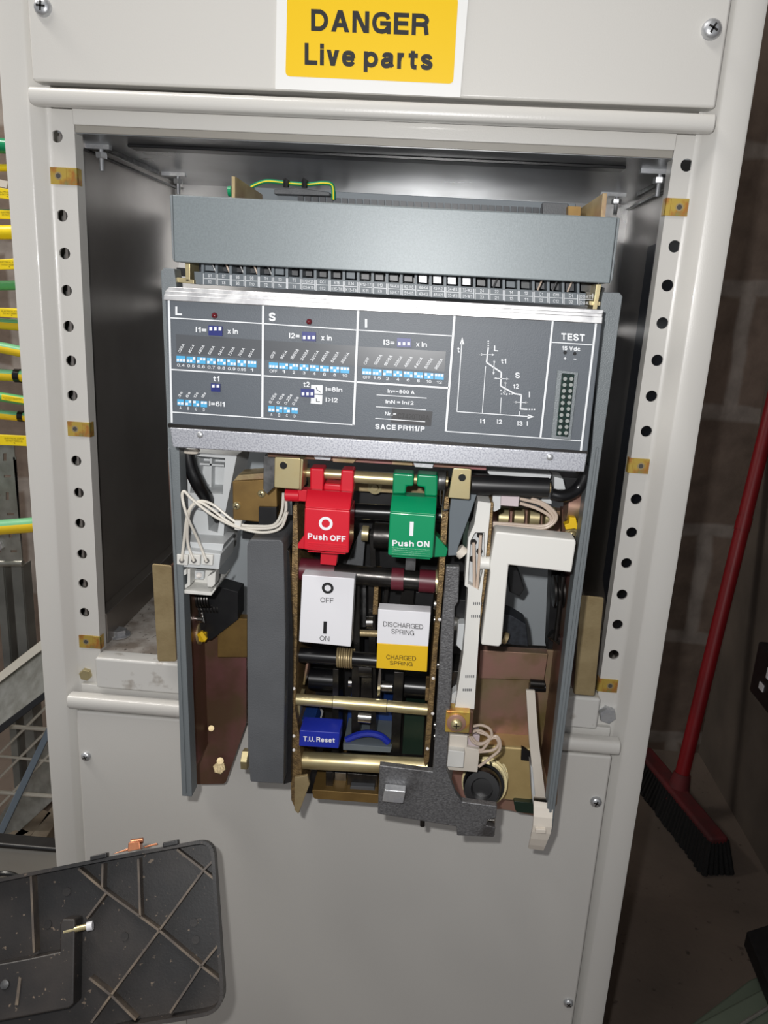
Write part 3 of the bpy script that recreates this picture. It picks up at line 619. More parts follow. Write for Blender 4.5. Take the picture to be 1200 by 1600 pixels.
def codes(k, x0, y0, pitch, ystep, wd, hh, vals, bits, x_lab, digits):
    n = len(vals)
    for i in range(n):
        x = x0+pitch*i; y = y0+ystep*i; nb = len(bits[i]); sl = .06
        quad(BL, [G(k, x, y), G(k, x+wd, y+sl*wd), G(k, x+wd, y+hh+sl*wd), G(k, x, y+hh)], TY-.0003)
        for j, c in enumerate(bits[i]):
            u = x+wd*(j+.12)/nb; v = y+(hh*.08 if c == '1' else hh*.48)+sl*(u-x); e = wd*.78/nb
            quad(PW, [G(k, u, v), G(k, u+e, v), G(k, u+e, v+hh*.4), G(k, u, v+hh*.4)], Yp)
        s_ = digits[i]; ww = wd*min(.95, .27*len(s_)+.02); m_ = x+wd/2
        T(k, s_, m_-ww/2, y+hh+hh*.68, m_+ww/2, 4.6, .01, .05)
B3 = ['000', '001', '011', '010', '110', '100', '101', '111']; B2 = ['00', '01', '10', '11']
A8 = ['320A', '400A', '480A', '560A', '640A', '720A', '760A', '800A']
codes(1, 158, 712, 97.5, 6.7, 86, 62, A8, B3, 0, ['0.4', '0.5', '0.6', '0.7', '0.8', '0.9', '0.95', '1'])
codes(2, 140, 737, 111, 7.2, 99, 66, A8, B3, 0, ['OFF', '1', '2', '3', '4', '6', '8', '10'])
codes(3, 111, 735, 112.5, 7.7, 99, 66, A8, B3, 0, ['OFF', '1.5', '2', '4', '6', '8', '10', '12'])
codes(1, 166, 1130, 75, 6, 62, 58, B2, B2, 0, list('ABCD')); codes(2, 133, 1210, 84, 6, 70, 66, B2, B2, 0, list('ABCD'))
BL.build('printed_pattern', 'print_blue', trip, flat=True)
def slant(k, vals, x0, y0, pitch, ystep, h, dx=52, dy=-92):
    for i, s_ in enumerate(vals):
        f_ = max(.62, len(s_)/5); x = x0+pitch*i; y = y0+ystep*i
        text(PW, s_, G(k, x, y), G(k, x+dx*f_, y+dy*f_), h, Yp, .008, turned=True)
slant(1, A8, 192, 686, 96.5, 6.4, 4.2, 58, -100)
slant(2, ['OFF', '800A', '1600A', '2400A', '3200A', '4800A', '6400A', '8000A'], 176, 700, 110, 7.4, 4.6, 72, -110)
slant(3, ['OFF', '1200A', '1600A', '3200A', '4800A', '6400A', '8000A', '9600A'], 150, 698, 110, 7.5, 4.6, 72, -110)
slant(1, ['3s', '6s', '12s', '18s'], 192, 1115, 75, 3, 4.2, 46, -82); slant(2, ['0.05s', '0.10s', '0.25s', '0.5s'], 163, 1190, 84, 6, 4.6, 66, -108)
quad(PW, [G(2, 600, 982), G(2, 725, 988), G(2, 722, 1085), G(2, 636, 1080), G(2, 636, 1030), G(2, 598, 1026)], Yp); quad(PW, [G(2, 598, 1125), G(2, 636, 1127), G(2, 636, 1090), G(2, 722, 1096), G(2, 718, 1195), G(2, 594, 1186)], Yp)
BK = MB(); Z_ = Yp; Yq = TY-.0006
line(BK, G(2, 655, 1010), G(2, 660, 1035), 1, Yq); line(BK, G(2, 660, 1035), G(2, 705, 1065), 1, Yq); line(BK, G(2, 655, 1130), G(2, 657, 1165), 1, Yq); line(BK, G(2, 657, 1165), G(2, 695, 1167), 1, Yq)
BK.build('curve_symbols', 'print_black', trip, flat=True)
PW.build('printed_lettering', 'print_white', trip, flat=True)
def dip(k, x0, y0, x1, y1, bits):
    q = [G(k, x0, y0), G(k, x1, y0+(x1-x0)*.06), G(k, x1, y1+(x1-x0)*.06), G(k, x0, y1)]
    o = MB().plate(q, TY-.0012, .001).build('dip_switch', 'switch_blue', trip)
    n = len(bits); t = MB()
    for j, c in enumerate(bits):
        u = x0+(x1-x0)*(j+.22)/n; e = (x1-x0)*.56/n; h = y1-y0; v = y0+h*(.16 if c == '1' else .48)
        t.plate([G(k, u, v), G(k, u+e, v), G(k, u+e, v+h*.36), G(k, u, v+h*.36)], TY-.0022, .0012)
    t.build('slider', 'print_white', o)
dip(1, 465, 422, 598, 515, '111'); dip(1, 490, 980, 578, 1055, '11'); dip(2, 500, 405, 650, 502, '000'); dip(2, 487, 1024, 632, 1112, '000'); dip(3, 490, 402, 642, 500, '000')
for p in ((335.6, 493), (483.3, 502.8)):
    MB().lathe(P(*p, TY), (0, -1, 0), [(0, .0019), (.001, .0019), (.002, .0014), (.0025, .0003)], n=16).build('status_lamp', 'lens_red', trip)
for p in ((883, 551), (898, 552.6)): MB().lathe(P(*p, TY), (0, -1, 0), [(0, .0011), (.0003, .001)], n=12).build('test_socket', 'black_rubber', trip)
co = MB().plate([(871, 578), (904, 582), (892, 688), (861, 685)], TY-.001, .004).build('test_connector', 'grey_side', trip, bevel=.0004)
MB().plate([(878, 583), (898, 585), (888, 683), (869, 681)], TY-.0016, .004).build('connector_block', 'connector_green', co, bevel=.0004)
one(lambda m: [m.cyl(P(x0-i*.96, 592+i*9.4, TY-.0016), P(x0-i*.96, 592+i*9.4, TY-.0022), .0012, n=10) for i in range(10) for x0 in (883, 893)], 'contact_pins', 'dark_green', co)

# ---- inside the breaker, from the back forwards
plate('rear_moulding', 'back_moulding', [(290, 690), (900, 735), (868, 1010), (292, 985)], .035, .03, br)
plate('chassis_plate', 'copper_zinc', rounded([(284, 985), (385, 985), (385, 1130), (352, 1225), (302, 1226), (286, 1180)], 5), -.030, .003, br)
plate('chassis_plate', 'rose_zinc', rounded([(746, 1010), (886, 1018), (870, 1260), (835, 1275), (790, 1265), (700, 1262), (712, 1170)], 5), -.030, .003, br)
plate('dark_backing', 'black_plastic', [(455, 735), (742, 750), (736, 1000), (700, 1200), (640, 1245), (470, 1240), (460, 1000)], -.022, .006, br)  # black sheet added behind the mechanism to make its depths dark
plate('cross_member', 'brown_box', [(340, 965), (386, 967), (386, 1027), (340, 1027)], -.040, .010, br)
plate('cross_member', 'rose_zinc', [(750, 1016), (856, 1022), (850, 1063), (748, 1060)], -.038, .008, br)
plate('liner_block', 'black_plastic', [(284, 925), (335, 915), (372, 925), (372, 968), (330, 1000), (288, 1000)], -.045, .02, br)
# left interior
one(lambda m: (m.cyl(P(330, 1138, -.03), P(330, 1138, -.034), .0025), m.hexagon(P(344, 1199, -.03), (.1, -.8, .5), .006, .006), m.cyl(P(344, 1189, -.03), P(344, 1189, -.036), .003)), 'chassis_bolt', 'gold_zinc', br)
hub = MB(); 
for x, r in ((292, .006), (299, .010), (306, .007), (311, .009)): hub.cyl(P(x, 990, -.045), P(x+3, 990, -.045), r, n=24)
hub.build('pivot_washers', 'gold_zinc', br)
one(lambda m: (m.cyl(P(312, 994, -.048), P(322, 995, -.048), .0045, n=6), m.cyl(P(312, 988, -.052), P(320, 1000, -.052), .003, n=6)), 'locking_nut', 'yellow_plastic', br)
one(lambda m: (m.cyl(P(288, 967, -.05), P(318, 967, -.05), .0018), m.coil(P(305, 935, -.045), P(330, 935, -.045), .007, .0011, 6), m.coil(P(305, 948, -.04), P(345, 950, -.04), .005, .001, 8)), 'return_spring', 'dark_steel', br)
one(lambda m: (m.cyl(P(316, 958, -.05), P(319, 972, -.05), .0016), m.cyl(P(303, 966, -.052), P(317, 968, -.052), .0026)), 'bright_pin', 'bright_steel', br)
# dark operating lever case
plate('lever_case', 'dark_grey_plastic', rounded([(386, 851), (391, 843), (439, 844), (443, 850), (446, 1000), (443, 1225), (391, 1222), (387, 1170), (386, 1000)], 3), -.118, .05, br, bevel=.0009)
plate('lever_case_flank', 'black_plastic', [(441, 850), (452, 862), (458, 1000), (455, 1222), (443, 1226)], -.105, .05, br)
one(lambda m: m.cyl(P(379, 1185, -.08), P(389, 1186, -.08), .0085, n=6), 'pivot_nut', 'brass_zinc', br, bevel=.0004)
one(lambda m: m.coil(P(440, 1190, -.085), P(460, 1191, -.085), .014, .0011, 6), 'torsion_spring', 'grey_steel', br)
# mechanism side plates
plate('frame_plate', 'edge_brass', [(458, 790), (464, 789), (466, 850), (464, 1000), (461, 1110), (468, 1150), (473, 1245), (468, 1270), (462, 1266), (455, 1250), (452, 1100), (454, 950)], -.10, .085, br, bevel=.0003)
plate('frame_plate', 'edge_brass', [(694, 776), (702, 776), (700, 812), (694, 900), (684, 1010), (677, 1110), (670, 1190), (664, 1198), (662, 1188), (672, 1060), (684, 920), (690, 812)], -.10, .085, br, bevel=.0003)
plate('foot_plate', 'brown_box', rounded([(487, 1234), (595, 1242), (598, 1256), (490, 1248)], 3), -.085, .06, br)
plate('pointed_arm', 'gold_zinc', [(460, 1215), (480, 1212), (484, 1225), (470, 1262), (466, 1272), (460, 1266)], -.104, .003, br)
# interior blades
for nm, mt, q, Y, t in (
    ('contact_blade', 'dark_steel', [(577, 835), (586, 836), (588, 905), (580, 905)], -.06, .04),
    ('contact_blade', 'dark_grey_plastic', [(563, 828), (572, 828), (567, 885), (540, 884)], -.05, .01),
    ('contact_blade', 'back_moulding', [(590, 850), (613, 852), (610, 888), (590, 886)], -.02, .01),
    ('link_arm', 'dark_steel', [(550, 900), (562, 901), (562, 1150), (549, 1148)], -.075, .03),
    ('link_arm', 'dark_steel', [(575, 905), (586, 906), (588, 1150), (578, 1149)], -.07, .03),
    ('link_arm', 'edge_brass', [(585, 905), (592, 906), (590, 960), (582, 960)], -.08, .03),
    ('link_arm', 'grey_steel', [(566, 905), (572, 906), (572, 980), (566, 980)], -.05, .03),
    ('link_arm', 'dark_steel', [(601, 915), (608, 916), (603, 965), (597, 965)], -.05, .03),
    ('link_arm', 'dark_steel', [(628, 916), (648, 918), (645, 955), (624, 954)], -.075, .03),
    ('latch_block', 'black_plastic', [(650, 925), (678, 927), (672, 985), (645, 982)], -.08, .03),
    ('armature', 'dark_steel', [(565, 1050), (580, 1051), (582, 1100), (563, 1098)], -.078, .03),
    ('link_arm', 'dark_steel', [(616, 1050), (631, 1051), (624, 1180), (610, 1178)], -.08, .03),
    ('link_arm', 'dark_steel', [(520, 1045), (529, 1046), (529, 1180), (518, 1178)], -.08, .03),
    ('link_arm', 'bright_steel', [(592, 1045), (596, 1046), (594, 1090), (588, 1090)], -.085, .01),
    ('hook_arm', 'rose_zinc', [(478, 1038), (482, 1036), (476, 1070), (473, 1070)], -.085, .02),
    ('hook_arm', 'brass_zinc', [(462, 1095), (470, 1096), (466, 1150), (459, 1150)], -.09, .02),
    ('latch_strip', 'edge_brass', [(665, 1075), (672, 1076), (672, 1095), (664, 1095)], -.09, .02),
    ('coil_former', 'blue_coil', [(545, 1100), (612, 1105), (615, 1150), (540, 1150)], -.045, .03),
    ('magnet_block', 'dark_green', [(632, 1113), (664, 1115), (660, 1180), (628, 1178)], -.07, .05),
    ('coil_base', 'terminal_grey', [(536, 1162), (612, 1168), (610, 1176), (536, 1172)], -.085, .04),
    ('lower_yoke', 'dark_steel', [(543, 1208), (590, 1212), (590, 1240), (543, 1236)], -.075, .04),
    ('lower_coil', 'dark_grey_plastic', [(548, 1228), (585, 1230), (586, 1240), (545, 1238)], -.08, .03),
    ('lower_link', 'dark_steel', [(509, 1206), (520, 1206), (520, 1238), (509, 1238)], -.078, .03),
    ('lower_link', 'grey_steel', [(523, 1207), (541, 1208), (541, 1234), (523, 1232)], -.07, .03),
    ('upper_bridge', 'gold_zinc', [(480, 735), (690, 750), (692, 775), (482, 763)], -.045, .003),
    ('catch_plate', 'grey_steel', [(634, 870), (650, 871), (649, 892), (633, 891)], -.09, .004),
    ('white_slider', 'label_white', [(470, 1128), (495, 1124), (500, 1132), (470, 1136)], -.075, .02)):
    plate(nm, mt, q, Y, t, br, bevel=.0003)
# shafts
def shaft(nm, mt, p, q, Y, r, **k): return MB().shaft(p, q, Y, r).build(nm, mt, br, **k)
shaft('hinge_shaft', 'brass_zinc', (474, 738), (700, 752), -.103, .0034)
one(lambda m: m.cyl(P(553, 745, -.103), P(615, 749, -.103), .0043), 'spacer_tube', 'brass_zinc', br)
shaft('main_shaft', 'black_rubber', (545, 798), (705, 806), -.08, .0058)
shaft('trip_shaft', 'dark_steel', (466, 890), (690, 910), -.088, .0072)
for a, b in (((470, 889), (524, 893)), ((612, 904), (631, 905)), ((655, 907), (680, 909))): one(lambda m: m.shaft(a, b, -.088, .0084), 'shaft_collar', 'maroon', br)
one(lambda m: (m.cyl(P(681, 909, -.088), P(684, 909, -.088), .009), m.cyl(P(686, 909, -.088), P(689, 909, -.088), .0095), m.cyl(P(690, 808, -.088), P(692, 808, -.088), .0095)), 'shaft_washer', 'brass_zinc', br)
shaft('charging_shaft', 'black_rubber', (464, 1023), (600, 1033), -.085, .0058)
one(lambda m: m.coil(P(527, 1027, -.085), P(552, 1029, -.085), .0072, .0008, 7), 'shaft_spring', 'gold_zinc', br)
shaft('cross_rod', 'brass_zinc', (460, 1092), (520, 1097), -.094, .0044); shaft('cross_rod', 'brass_zinc', (521, 1097), (604, 1103), -.094, .0049); shaft('cross_rod', 'brass_zinc', (605, 1103), (672, 1109), -.094, .0044)
shaft('lower_shaft', 'brass_zinc', (463, 1187), (668, 1198), -.09, .0068)
shaft('spring_roller', 'black_rubber', (484, 1060), (524, 1063), -.06, .0085); shaft('spring_roller', 'black_rubber', (632, 1072), (667, 1075), -.06, .0085)
shaft('roller_pin', 'bright_steel', (545, 1066), (562, 1067), -.07, .0042); shaft('roller_pin', 'bright_steel', (597, 1072), (613, 1073), -.07, .0042)
shaft('threaded_rod', 'gold_zinc', (560, 989), (590, 990), -.07, .0026); shaft('roller_pin', 'bright_steel', (573, 972), (583, 972), -.075, .0045)
shaft('roller_pin', 'bright_steel', (560, 1119), (580, 1121), -.08, .0048); shaft('armature', 'dark_steel', (562, 1040), (582, 1041), -.078, .009)
shaft('eccentric', 'dark_steel', (585, 836), (615, 838), -.065, .010); shaft('roller_pin', 'brass_zinc', (566, 833), (576, 834), -.065, .006)
one(lambda m: (m.coil(P(471, 737, -.103), P(479, 738, -.103), .0068, .0007, 5), m.coil(P(684, 750, -.103), P(696, 751, -.103), .0068, .0007, 6), m.ptube([(688, 762), (688, 785), (692, 792)], -.106, .0005), m.ptube([(694, 765), (692, 795), (700, 796)], -.108, .0005)), 'hinge_spring', 'grey_steel', br)
one(lambda m: m.ptube([(541, 1156), (560, 1148), (578, 1146), (595, 1150), (607, 1160)], -.08, .0028), 'coil_winding', 'blue_plastic', br)
one(lambda m: [m.cyl(P(x, y, -.1), P(x, y, -.101), .0012, n=10) for x, y in ((459, 1076), (459, 1150), (459, 1172), (687, 968), (677, 1060), (676, 1115), (668, 1170))], 'small_rivet', 'dark_steel', br)
one(lambda m: [m.shaft((678, y), (688, y+1), -.085, r) for y, r in ((968, .004), (1038, .003), (1132, .003), (1150, .0025), (1172, .0022), (943, .0045))], 'stub_pin', 'bright_steel', br)
one(lambda m: m.lathe(P(586, 761, -.046), (0, -1, 0), [(0, .0055), (.001, .0055), (.001, .003), (.004, .0026)], n=18), 'bridge_screw', 'brass_zinc', br)

# ---- red and green push flaps
def flap(name, mt, hood, face, hinge, sym, word, wp, ribs):
    o = MB().plate(face, -.128, .030).build(name, mt, br, bevel=.0012, seg=3)
    a = [P(x, y, -.128) for x, y in face[:2]]; b = [P(hood[1][0], hood[1][1], -.116), P(hood[0][0], hood[0][1], -.116)]
    m = MB(); quadp = [a[0], a[1], b[0], b[1]]; m.prism(quadp, (0, .012, 0)); m.build('sloping_hood', mt, o, bevel=.0008)
    for h in hinge: MB().plate(h, -.112, .014).build('hinge_ear', mt, o, bevel=.0014, seg=3)
    t = MB()
    if sym == 'O':
        c = P(509, 818, -.1282); n = 28
        for i in range(n):
            t0, t1 = 2*math.pi*i/n, 2*math.pi*(i+1)/n
            t.bm.faces.new([t.bm.verts.new(c+Vector((math.cos(q)*r_, 0, math.sin(q)*r_))) for q, r_ in ((t0, .0047), (t1, .0047), (t1, .0028), (t0, .0028))])
    else: quad(t, [(640.5, 815), (646.5, 815.5), (645.5, 837.5), (639.5, 837)], -.1282)
    text(t, word, wp[0], wp[1], 9.2, -.1283, .03); t.build('lettering', 'label_white', o, flat=True)
    m = MB()
    for i in range(5): m.plate([(ribs[0], ribs[1]+i*3.2), (ribs[2], ribs[3]+i*3.2), (ribs[2], ribs[3]+i*3.2+1.2), (ribs[0], ribs[1]+i*3.2+1.2)], -.1286, .001)
    m.build('grip_ribs', mt, o)
    return o
rf = flap('off_button', 'red_plastic', [(479, 765), (551, 770)], [(476, 793), (547, 798), (545, 865), (474, 859)],
     [[(484, 731), (506, 732), (505, 768), (484, 766)], [(533, 734), (553, 735), (552, 770), (531, 769)], [(506, 755), (533, 757), (533, 768), (505, 766)]], 'O', 'Push OFF', ((481, 842), (540, 847)), (481, 848, 540, 852))
rf['label'] = 'red push flap with a white ring'
one(lambda m: (m.cyl(P(446, 773, -.112), P(468, 774, -.112), .0044), m.plate([(465, 765), (482, 766), (480, 784), (465, 783)], -.115, .01)), 'side_peg', 'red_plastic', rf, join=True, bevel=.0005)
one(lambda m: (m.plate([(501, 862), (528, 864), (525, 884), (500, 882)], -.108, .01), m.plate([(465, 850), (476, 835), (476, 858), (465, 857)], -.11, .01)), 'lower_tongue', 'red_plastic', rf, bevel=.0006)
gf = flap('on_button', 'green_plastic', [(612, 774), (683, 778)], [(609, 800), (681, 805), (676, 873), (606, 868)],
     [[(614, 739), (647, 741), (646, 760), (635, 760), (634, 772), (613, 772)], [(652, 741), (684, 743), (683, 776), (663, 775), (663, 762), (651, 760)]], 'I', 'Push ON', ((613, 853), (671, 855)), (612, 856, 672, 860))
gf['label'] = 'green push flap with a white bar'
one(lambda m: m.plate([(678, 833), (700, 858), (697, 870), (676, 871)], -.105, .012), 'side_wing', 'green_plastic', gf, bevel=.0006)

# ---- indicator flags
fl = plate('position_flag', 'label_white', rounded([(472, 898), (554, 904), (548, 1011), (467, 1003)], 2), -.113, .012, br, bevel=.0008, label='white flag reading off and on')
t = MB(); c = P(512, 919, -.1133); n = 28
for i in range(n):
    a0, a1 = 2*math.pi*i/n, 2*math.pi*(i+1)/n
    t.bm.faces.new([t.bm.verts.new(c+Vector((math.cos(q)*r_, 0, math.sin(q)*r_))) for q, r_ in ((a0, .0042), (a1, .0042), (a1, .0023), (a0, .0023))])
text(t, 'OFF', (500.5, 941), (521, 942.5), 7.8, -.1133, 0); text(t, 'ON', (499.5, 1001), (514.5, 1002), 7.8, -.1133, 0); quad(t, [(505.5, 971), (511, 971.3), (510, 990.3), (504.8, 990)], -.1133)
t.build('lettering', 'print_black', fl, flat=True)
fs = plate('spring_flag', 'label_white', [(591, 952), (673, 957), (669, 1010), (589, 1005)], -.113, .012, br, bevel=.0003, label='white and yellow spring state flag')
MB().plate([(589.4, 1005), (669, 1010), (667, 1050), (588, 1044)], -.1132, .012).build('yellow_half', 'flag_yellow', fs, bevel=.0004)
t = MB(); text(t, 'DISCHARGED', (599, 978.5), (661, 983.5), 7.5, -.1135, 0); text(t, 'SPRING', (611.5, 990), (647, 993), 7.5, -.1135, 0)
text(t, 'CHARGED', (603.5, 1030), (650, 1032.5), 7, -.1135, 0); text(t, 'SPRING', (609, 1038.5), (644.5, 1041), 6, -.1135, 0); t.build('lettering', 'print_black', fs, flat=True)
bb = plate('reset_button', 'blue_plastic', [(468, 1141), (531, 1145), (529, 1170), (467, 1166)], -.112, .02, br, bevel=.0008, label='blue reset button')
m = MB(); m.prism([P(468, 1141, -.112), P(531, 1145, -.112), P(535, 1136, -.097), P(472, 1130, -.097)], (0, .006, -.001)); m.build('sloping_top', 'blue_plastic', bb, bevel=.0003)
t = MB(); text(t, 'T.U. Reset', (474, 1158), (523, 1160.5), 7.8, -.1123, .04); t.build('lettering', 'label_white', bb, flat=True)
plate('reset_guide', 'blue_coil', [(470, 1125), (492, 1122), (496, 1135), (470, 1134)], -.085, .02, br)

# ---- upper brackets beside the flaps
def tab(px, hole, side, nm='stop_bracket'):
    o = MB().plate(rounded(px, 3), -.126, .0025).build(nm, 'brass_zinc', br, bevel=.0006)
    x = P(*hole, -.1265); MB().cyl(x, x-Vector((0, .0008, 0)), .0024).build('hole', 'black_rubber', o)
    return o
tb = tab([(429, 714), (470, 716), (468, 765), (428, 762)], (443, 727), -1); tb2 = tab([(708, 731), (737, 733), (734, 781), (700, 778)], (722, 746), 1)
MB().plate([(466, 716), (474, 718), (471, 766), (464, 765)], -.124, .02).build('return_flange', 'brass_zinc', tb, bevel=.0006)
plate('grey_angle', 'grey_steel', [(412, 712), (430, 712), (428, 762), (417, 772), (411, 765)], -.105, .03, br)
plate('upper_strip', 'copper_zinc', [(418, 706), (760, 727), (760, 735), (418, 714)], -.11, .02, br)
one(lambda m: (m.plate([(489, 710), (518, 712), (516, 720), (492, 718)], -.116, .01), m.plate([(645, 722), (678, 724), (676, 732), (648, 730)], -.116, .01)), 'spring_tab', 'zinc', br, bevel=.0004)
one(lambda m: (m.plate([(518, 712), (560, 715), (552, 724), (520, 722)], -.113, .01), m.plate([(612, 719), (645, 722), (645, 728), (612, 726)], -.113, .01)), 'copper_tab', 'rose_zinc', br, bevel=.0004)
# ---- left module: white coil holder with open pockets
mo = MB(); mY = -.070
def outline_holes(outer, holes, Y, t, mb):
    mbp = lambda q: [(P(x, y, Y).x, P(x, y, Y).z) for x, y in q]
    me = holed(mbp(outer), [(mbp(h),) for h in holes], t)
    mb.add(me, lambda c: Vector((c.x, Y+t/2+c.z, c.y)))
outline_holes([(283, 705), (370, 712), (352, 800), (346, 880), (272, 868), (288, 855), (297, 795), (276, 792)], [[(302, 712), (352, 716), (348, 772), (297, 770)], [(300, 795), (345, 800), (340, 832), (326, 828), (324, 800)]], mY, .045, mo)
hd = mo.build('coil_holder', 'module_plastic', br, bevel=.0007); hd['label'] = 'white plastic coil holder'
plate('pocket_back', 'module_plastic', [(290, 705), (352, 710), (350, 775), (285, 770)], -.04, .01, hd)
one(lambda m: (m.plate([(328, 712), (331, 712), (330, 772), (327, 772)], -.05, .01), m.plate([(292, 722), (350, 726), (350, 729), (292, 725)], -.05, .01)), 'pocket_ribs', 'module_plastic', hd)
plate('socket_body', 'module_plastic', [(272, 858), (345, 866), (342, 890), (271, 885)], -.098, .04, hd, bevel=.0006)
plate('socket_ledge', 'module_plastic', [(284, 846), (350, 850), (345, 867), (272, 859)], -.09, .03, hd, bevel=.0006)
for x in (284, 303, 323):
    o = MB().plate([(x-8, 866), (x+10, 868), (x+9, 884), (x-8, 882)], -.101, .006).build('wire_socket', 'white_plastic', hd, bevel=.0005)
    MB().cyl(P(x, 876, -.1012), P(x, 876, -.1018), .0019, n=14).build('contact', 'contact_dark', o)
lw = MB(); lw.plate([(275, 898), (291, 889), (291, 898), (281, 902), (281, 914), (276, 915)], -.098, .006); lw.plate([(293, 889), (297, 889), (297, 915), (280, 926), (280, 920), (292, 912)], -.096, .03)
lw.plate([(279, 921), (330, 926), (337, 917), (337, 921), (330, 931), (279, 927)], -.098, .04); lw.plate([(323, 902), (337, 893), (336, 913), (331, 918), (324, 917)], -.098, .01); lw.plate([(296, 890), (334, 892), (330, 925), (297, 915)], -.08, .01)
lw.build('lower_latch', 'white_plastic', hd, bevel=.0005)
one(lambda m: (m.plate([(303, 892), (319, 893), (318, 906), (303, 905)], -.084, .006)), 'screw_boss', 'module_plastic', hd, bevel=.0004)
MB().cyl(P(311, 899, -.0842), P(311, 899, -.0855), .0022, n=14).build('boss_screw', 'dark_steel', hd)
o = one(lambda m: m.tube([P(293, 706, -.082), P(298, 730, -.082), P(310, 757, -.08), P(324, 780, -.07), P(334, 800, -.055), P(338, 830, -.03)], .0052, n=14), 'flexible_cable', 'black_rubber', br); o['label'] = 'thick black flexible cable'
MB().ptube([(281, 702), (290, 705), (305, 706), (310, 702)], -.088, .0018).build('cable_tie', 'ivory_plastic', br)
W1 = [[(284, 876), (287, 850), (292, 810), (300, 790), (315, 783), (335, 790), (360, 810), (378, 820), (400, 822), (428, 820), (440, 800), (443, 770)],
      [(303, 877), (293, 845), (296, 800), (310, 785), (330, 795), (352, 812), (372, 823), (400, 826), (432, 822), (446, 800), (446, 770)],
      [(323, 878), (310, 845), (293, 808), (285, 778), (288, 768), (300, 780), (325, 800), (350, 815), (375, 825), (410, 832), (438, 825), (449, 800)]]
for i, q in enumerate(W1): MB().ptube([(x, y, -.104 if j < 2 else -.108-.002*i) for j, (x, y) in enumerate(q)], 0, .00105).build('coil_wire', 'wire_white', br)
one(lambda m: (m.plate([(366, 814), (377, 815), (375, 829), (366, 828)], -.112, .004)), 'cable_tie', 'white_plastic', br, bevel=.0006)
plate('limit_box', 'brown_box', [(363, 752), (432, 748), (434, 830), (408, 828), (405, 816), (364, 812)], -.085, .03, br, bevel=.0008)
plate('limit_box_top', 'gold_zinc', [(364, 752), (372, 742), (432, 738), (432, 750)], -.082, .02, br, bevel=.0006)
plate('limit_box_recess', 'black_plastic', [(404, 792), (432, 793), (432, 828), (404, 826)], -.088, .01, br)
for p in ((409, 771), (370, 790)): screw(br, P(*p, -.085), (0, -1, 0), .0030, 'brass_zinc', 'box_screw')
plate('connector_block', 'black_plastic', [(380, 818), (455, 822), (450, 845), (378, 842)], -.08, .03, br)

# ---- right half of the breaker
plate('angled_blade', 'terminal_grey', [(706, 770), (746, 770), (736, 800), (716, 855), (714, 868), (700, 869), (702, 800)], -.112, .01, br, bevel=.0006)
bm_ = MB().plate([(697, 885), (718, 886), (716, 940), (711, 948), (705, 1080), (700, 1165), (697, 1200), (712, 1240), (722, 1253), (777, 1260), (775, 1280), (762, 1281), (760, 1290), (774, 1293), (772, 1308), (714, 1306), (713, 1292), (590, 1272), (593, 1196), (676, 1206), (681, 1130), (688, 1000)], -.122, .006).build('cast_lever', 'cast_metal', br, bevel=.0008)
bm_['label'] = 'rough cast grey metal lever'
one(lambda m: m.plate([(601, 1234), (634, 1237), (630, 1256), (597, 1253)], -.130, .008), 'lever_stud', 'zinc', bm_, bevel=.0008)
one(lambda m: m.plate([(762, 1281), (774, 1281), (773, 1306), (760, 1306)], -.112, .03), 'lever_lug', 'bright_steel', bm_, bevel=.0008)
one(lambda m: m.shaft((660, 1275), (660, 1290), -.10, .002), 'lever_pin', 'dark_steel', bm_)
# aux housing
ah = MB()
outline_holes([(747, 783), (767, 786), (760, 860), (752, 935), (741, 1108), (711, 1106), (724, 1020), (731, 927), (731, 918), (726, 915), (732, 840), (741, 820)], [[(742, 832), (757, 832), (757, 880), (748, 922), (731, 912), (735, 845)]], -.118, .02, ah)
hous = ah.build('contact_housing', 'white_plastic', br, bevel=.0007); hous['label'] = 'slim white plastic contact housing'
plate('housing_insert', 'module_plastic', [(737, 833), (758, 833), (757, 880), (748, 924), (730, 912)], -.110, .01, hous)
for x, y in ((750, 836), (740, 847), (749, 861), (738, 873)): MB().lathe(P(x, y, -.1102), (0, -1, 0), [(0, .0022), (.0006, .0022), (.0006, .0013), (.0002, .0012)], n=14).build('contact', 'dark_steel', hous)
for a, b in (((740, 848), (741, 924)), ((751, 836), (745, 922))): MB().ptube([a, ((a[0]+b[0])/2+.5, (a[1]+b[1])/2), b], -.116, .0011).build('housing_wire', 'wire_tan', hous)
t = MB()
for x, y in ((740, 941), (737, 961), (728, 1055), (724, 1076)):
    for k in range(5): line(t, (x+k*3, y), (x+k*3, y+4), 1.6, -.1183)
t.build('stamped_code', 'tape_grey', hous, flat=True)
plate('housing_rail', 'module_plastic', [(712, 1080), (724, 1080), (722, 1108), (704, 1107), (706, 1085)], -.11, .01, br)
plate('clamp_strip', 'edge_brass', [(766, 784), (771, 786), (766, 860), (748, 1000), (738, 1150), (733, 1150), (742, 1000), (757, 880), (762, 850)], -.114, .03, br, bevel=.0003)
sb = plate('screw_bracket', 'iris_clip', rounded([(697, 1111), (735, 1113), (733, 1146), (695, 1144)], 2), -.124, .012, br, bevel=.0006)
plate('bracket_flank', 'copper_zinc', [(733, 1112), (740, 1114), (737, 1146), (732, 1146)], -.122, .012, sb)
one(lambda m: m.lathe(P(713, 1129, -.124), (0, -1, 0), [(0, .0068), (.0012, .0068), (.0014, .0064)], n=28), 'washer', 'rose_zinc', sb)
screw(sb, P(713, 1131, -.1255), (0, -1, 0), .0042, 'brass_zinc')
plate('dark_carriage', 'black_plastic', [(712, 936), (728, 938), (724, 1000), (716, 1010), (708, 1010)], -.10, .04, br)
plate('carriage_cap', 'module_plastic', [(716, 975), (726, 975), (722, 1018), (713, 1008)], -.11, .02, br)
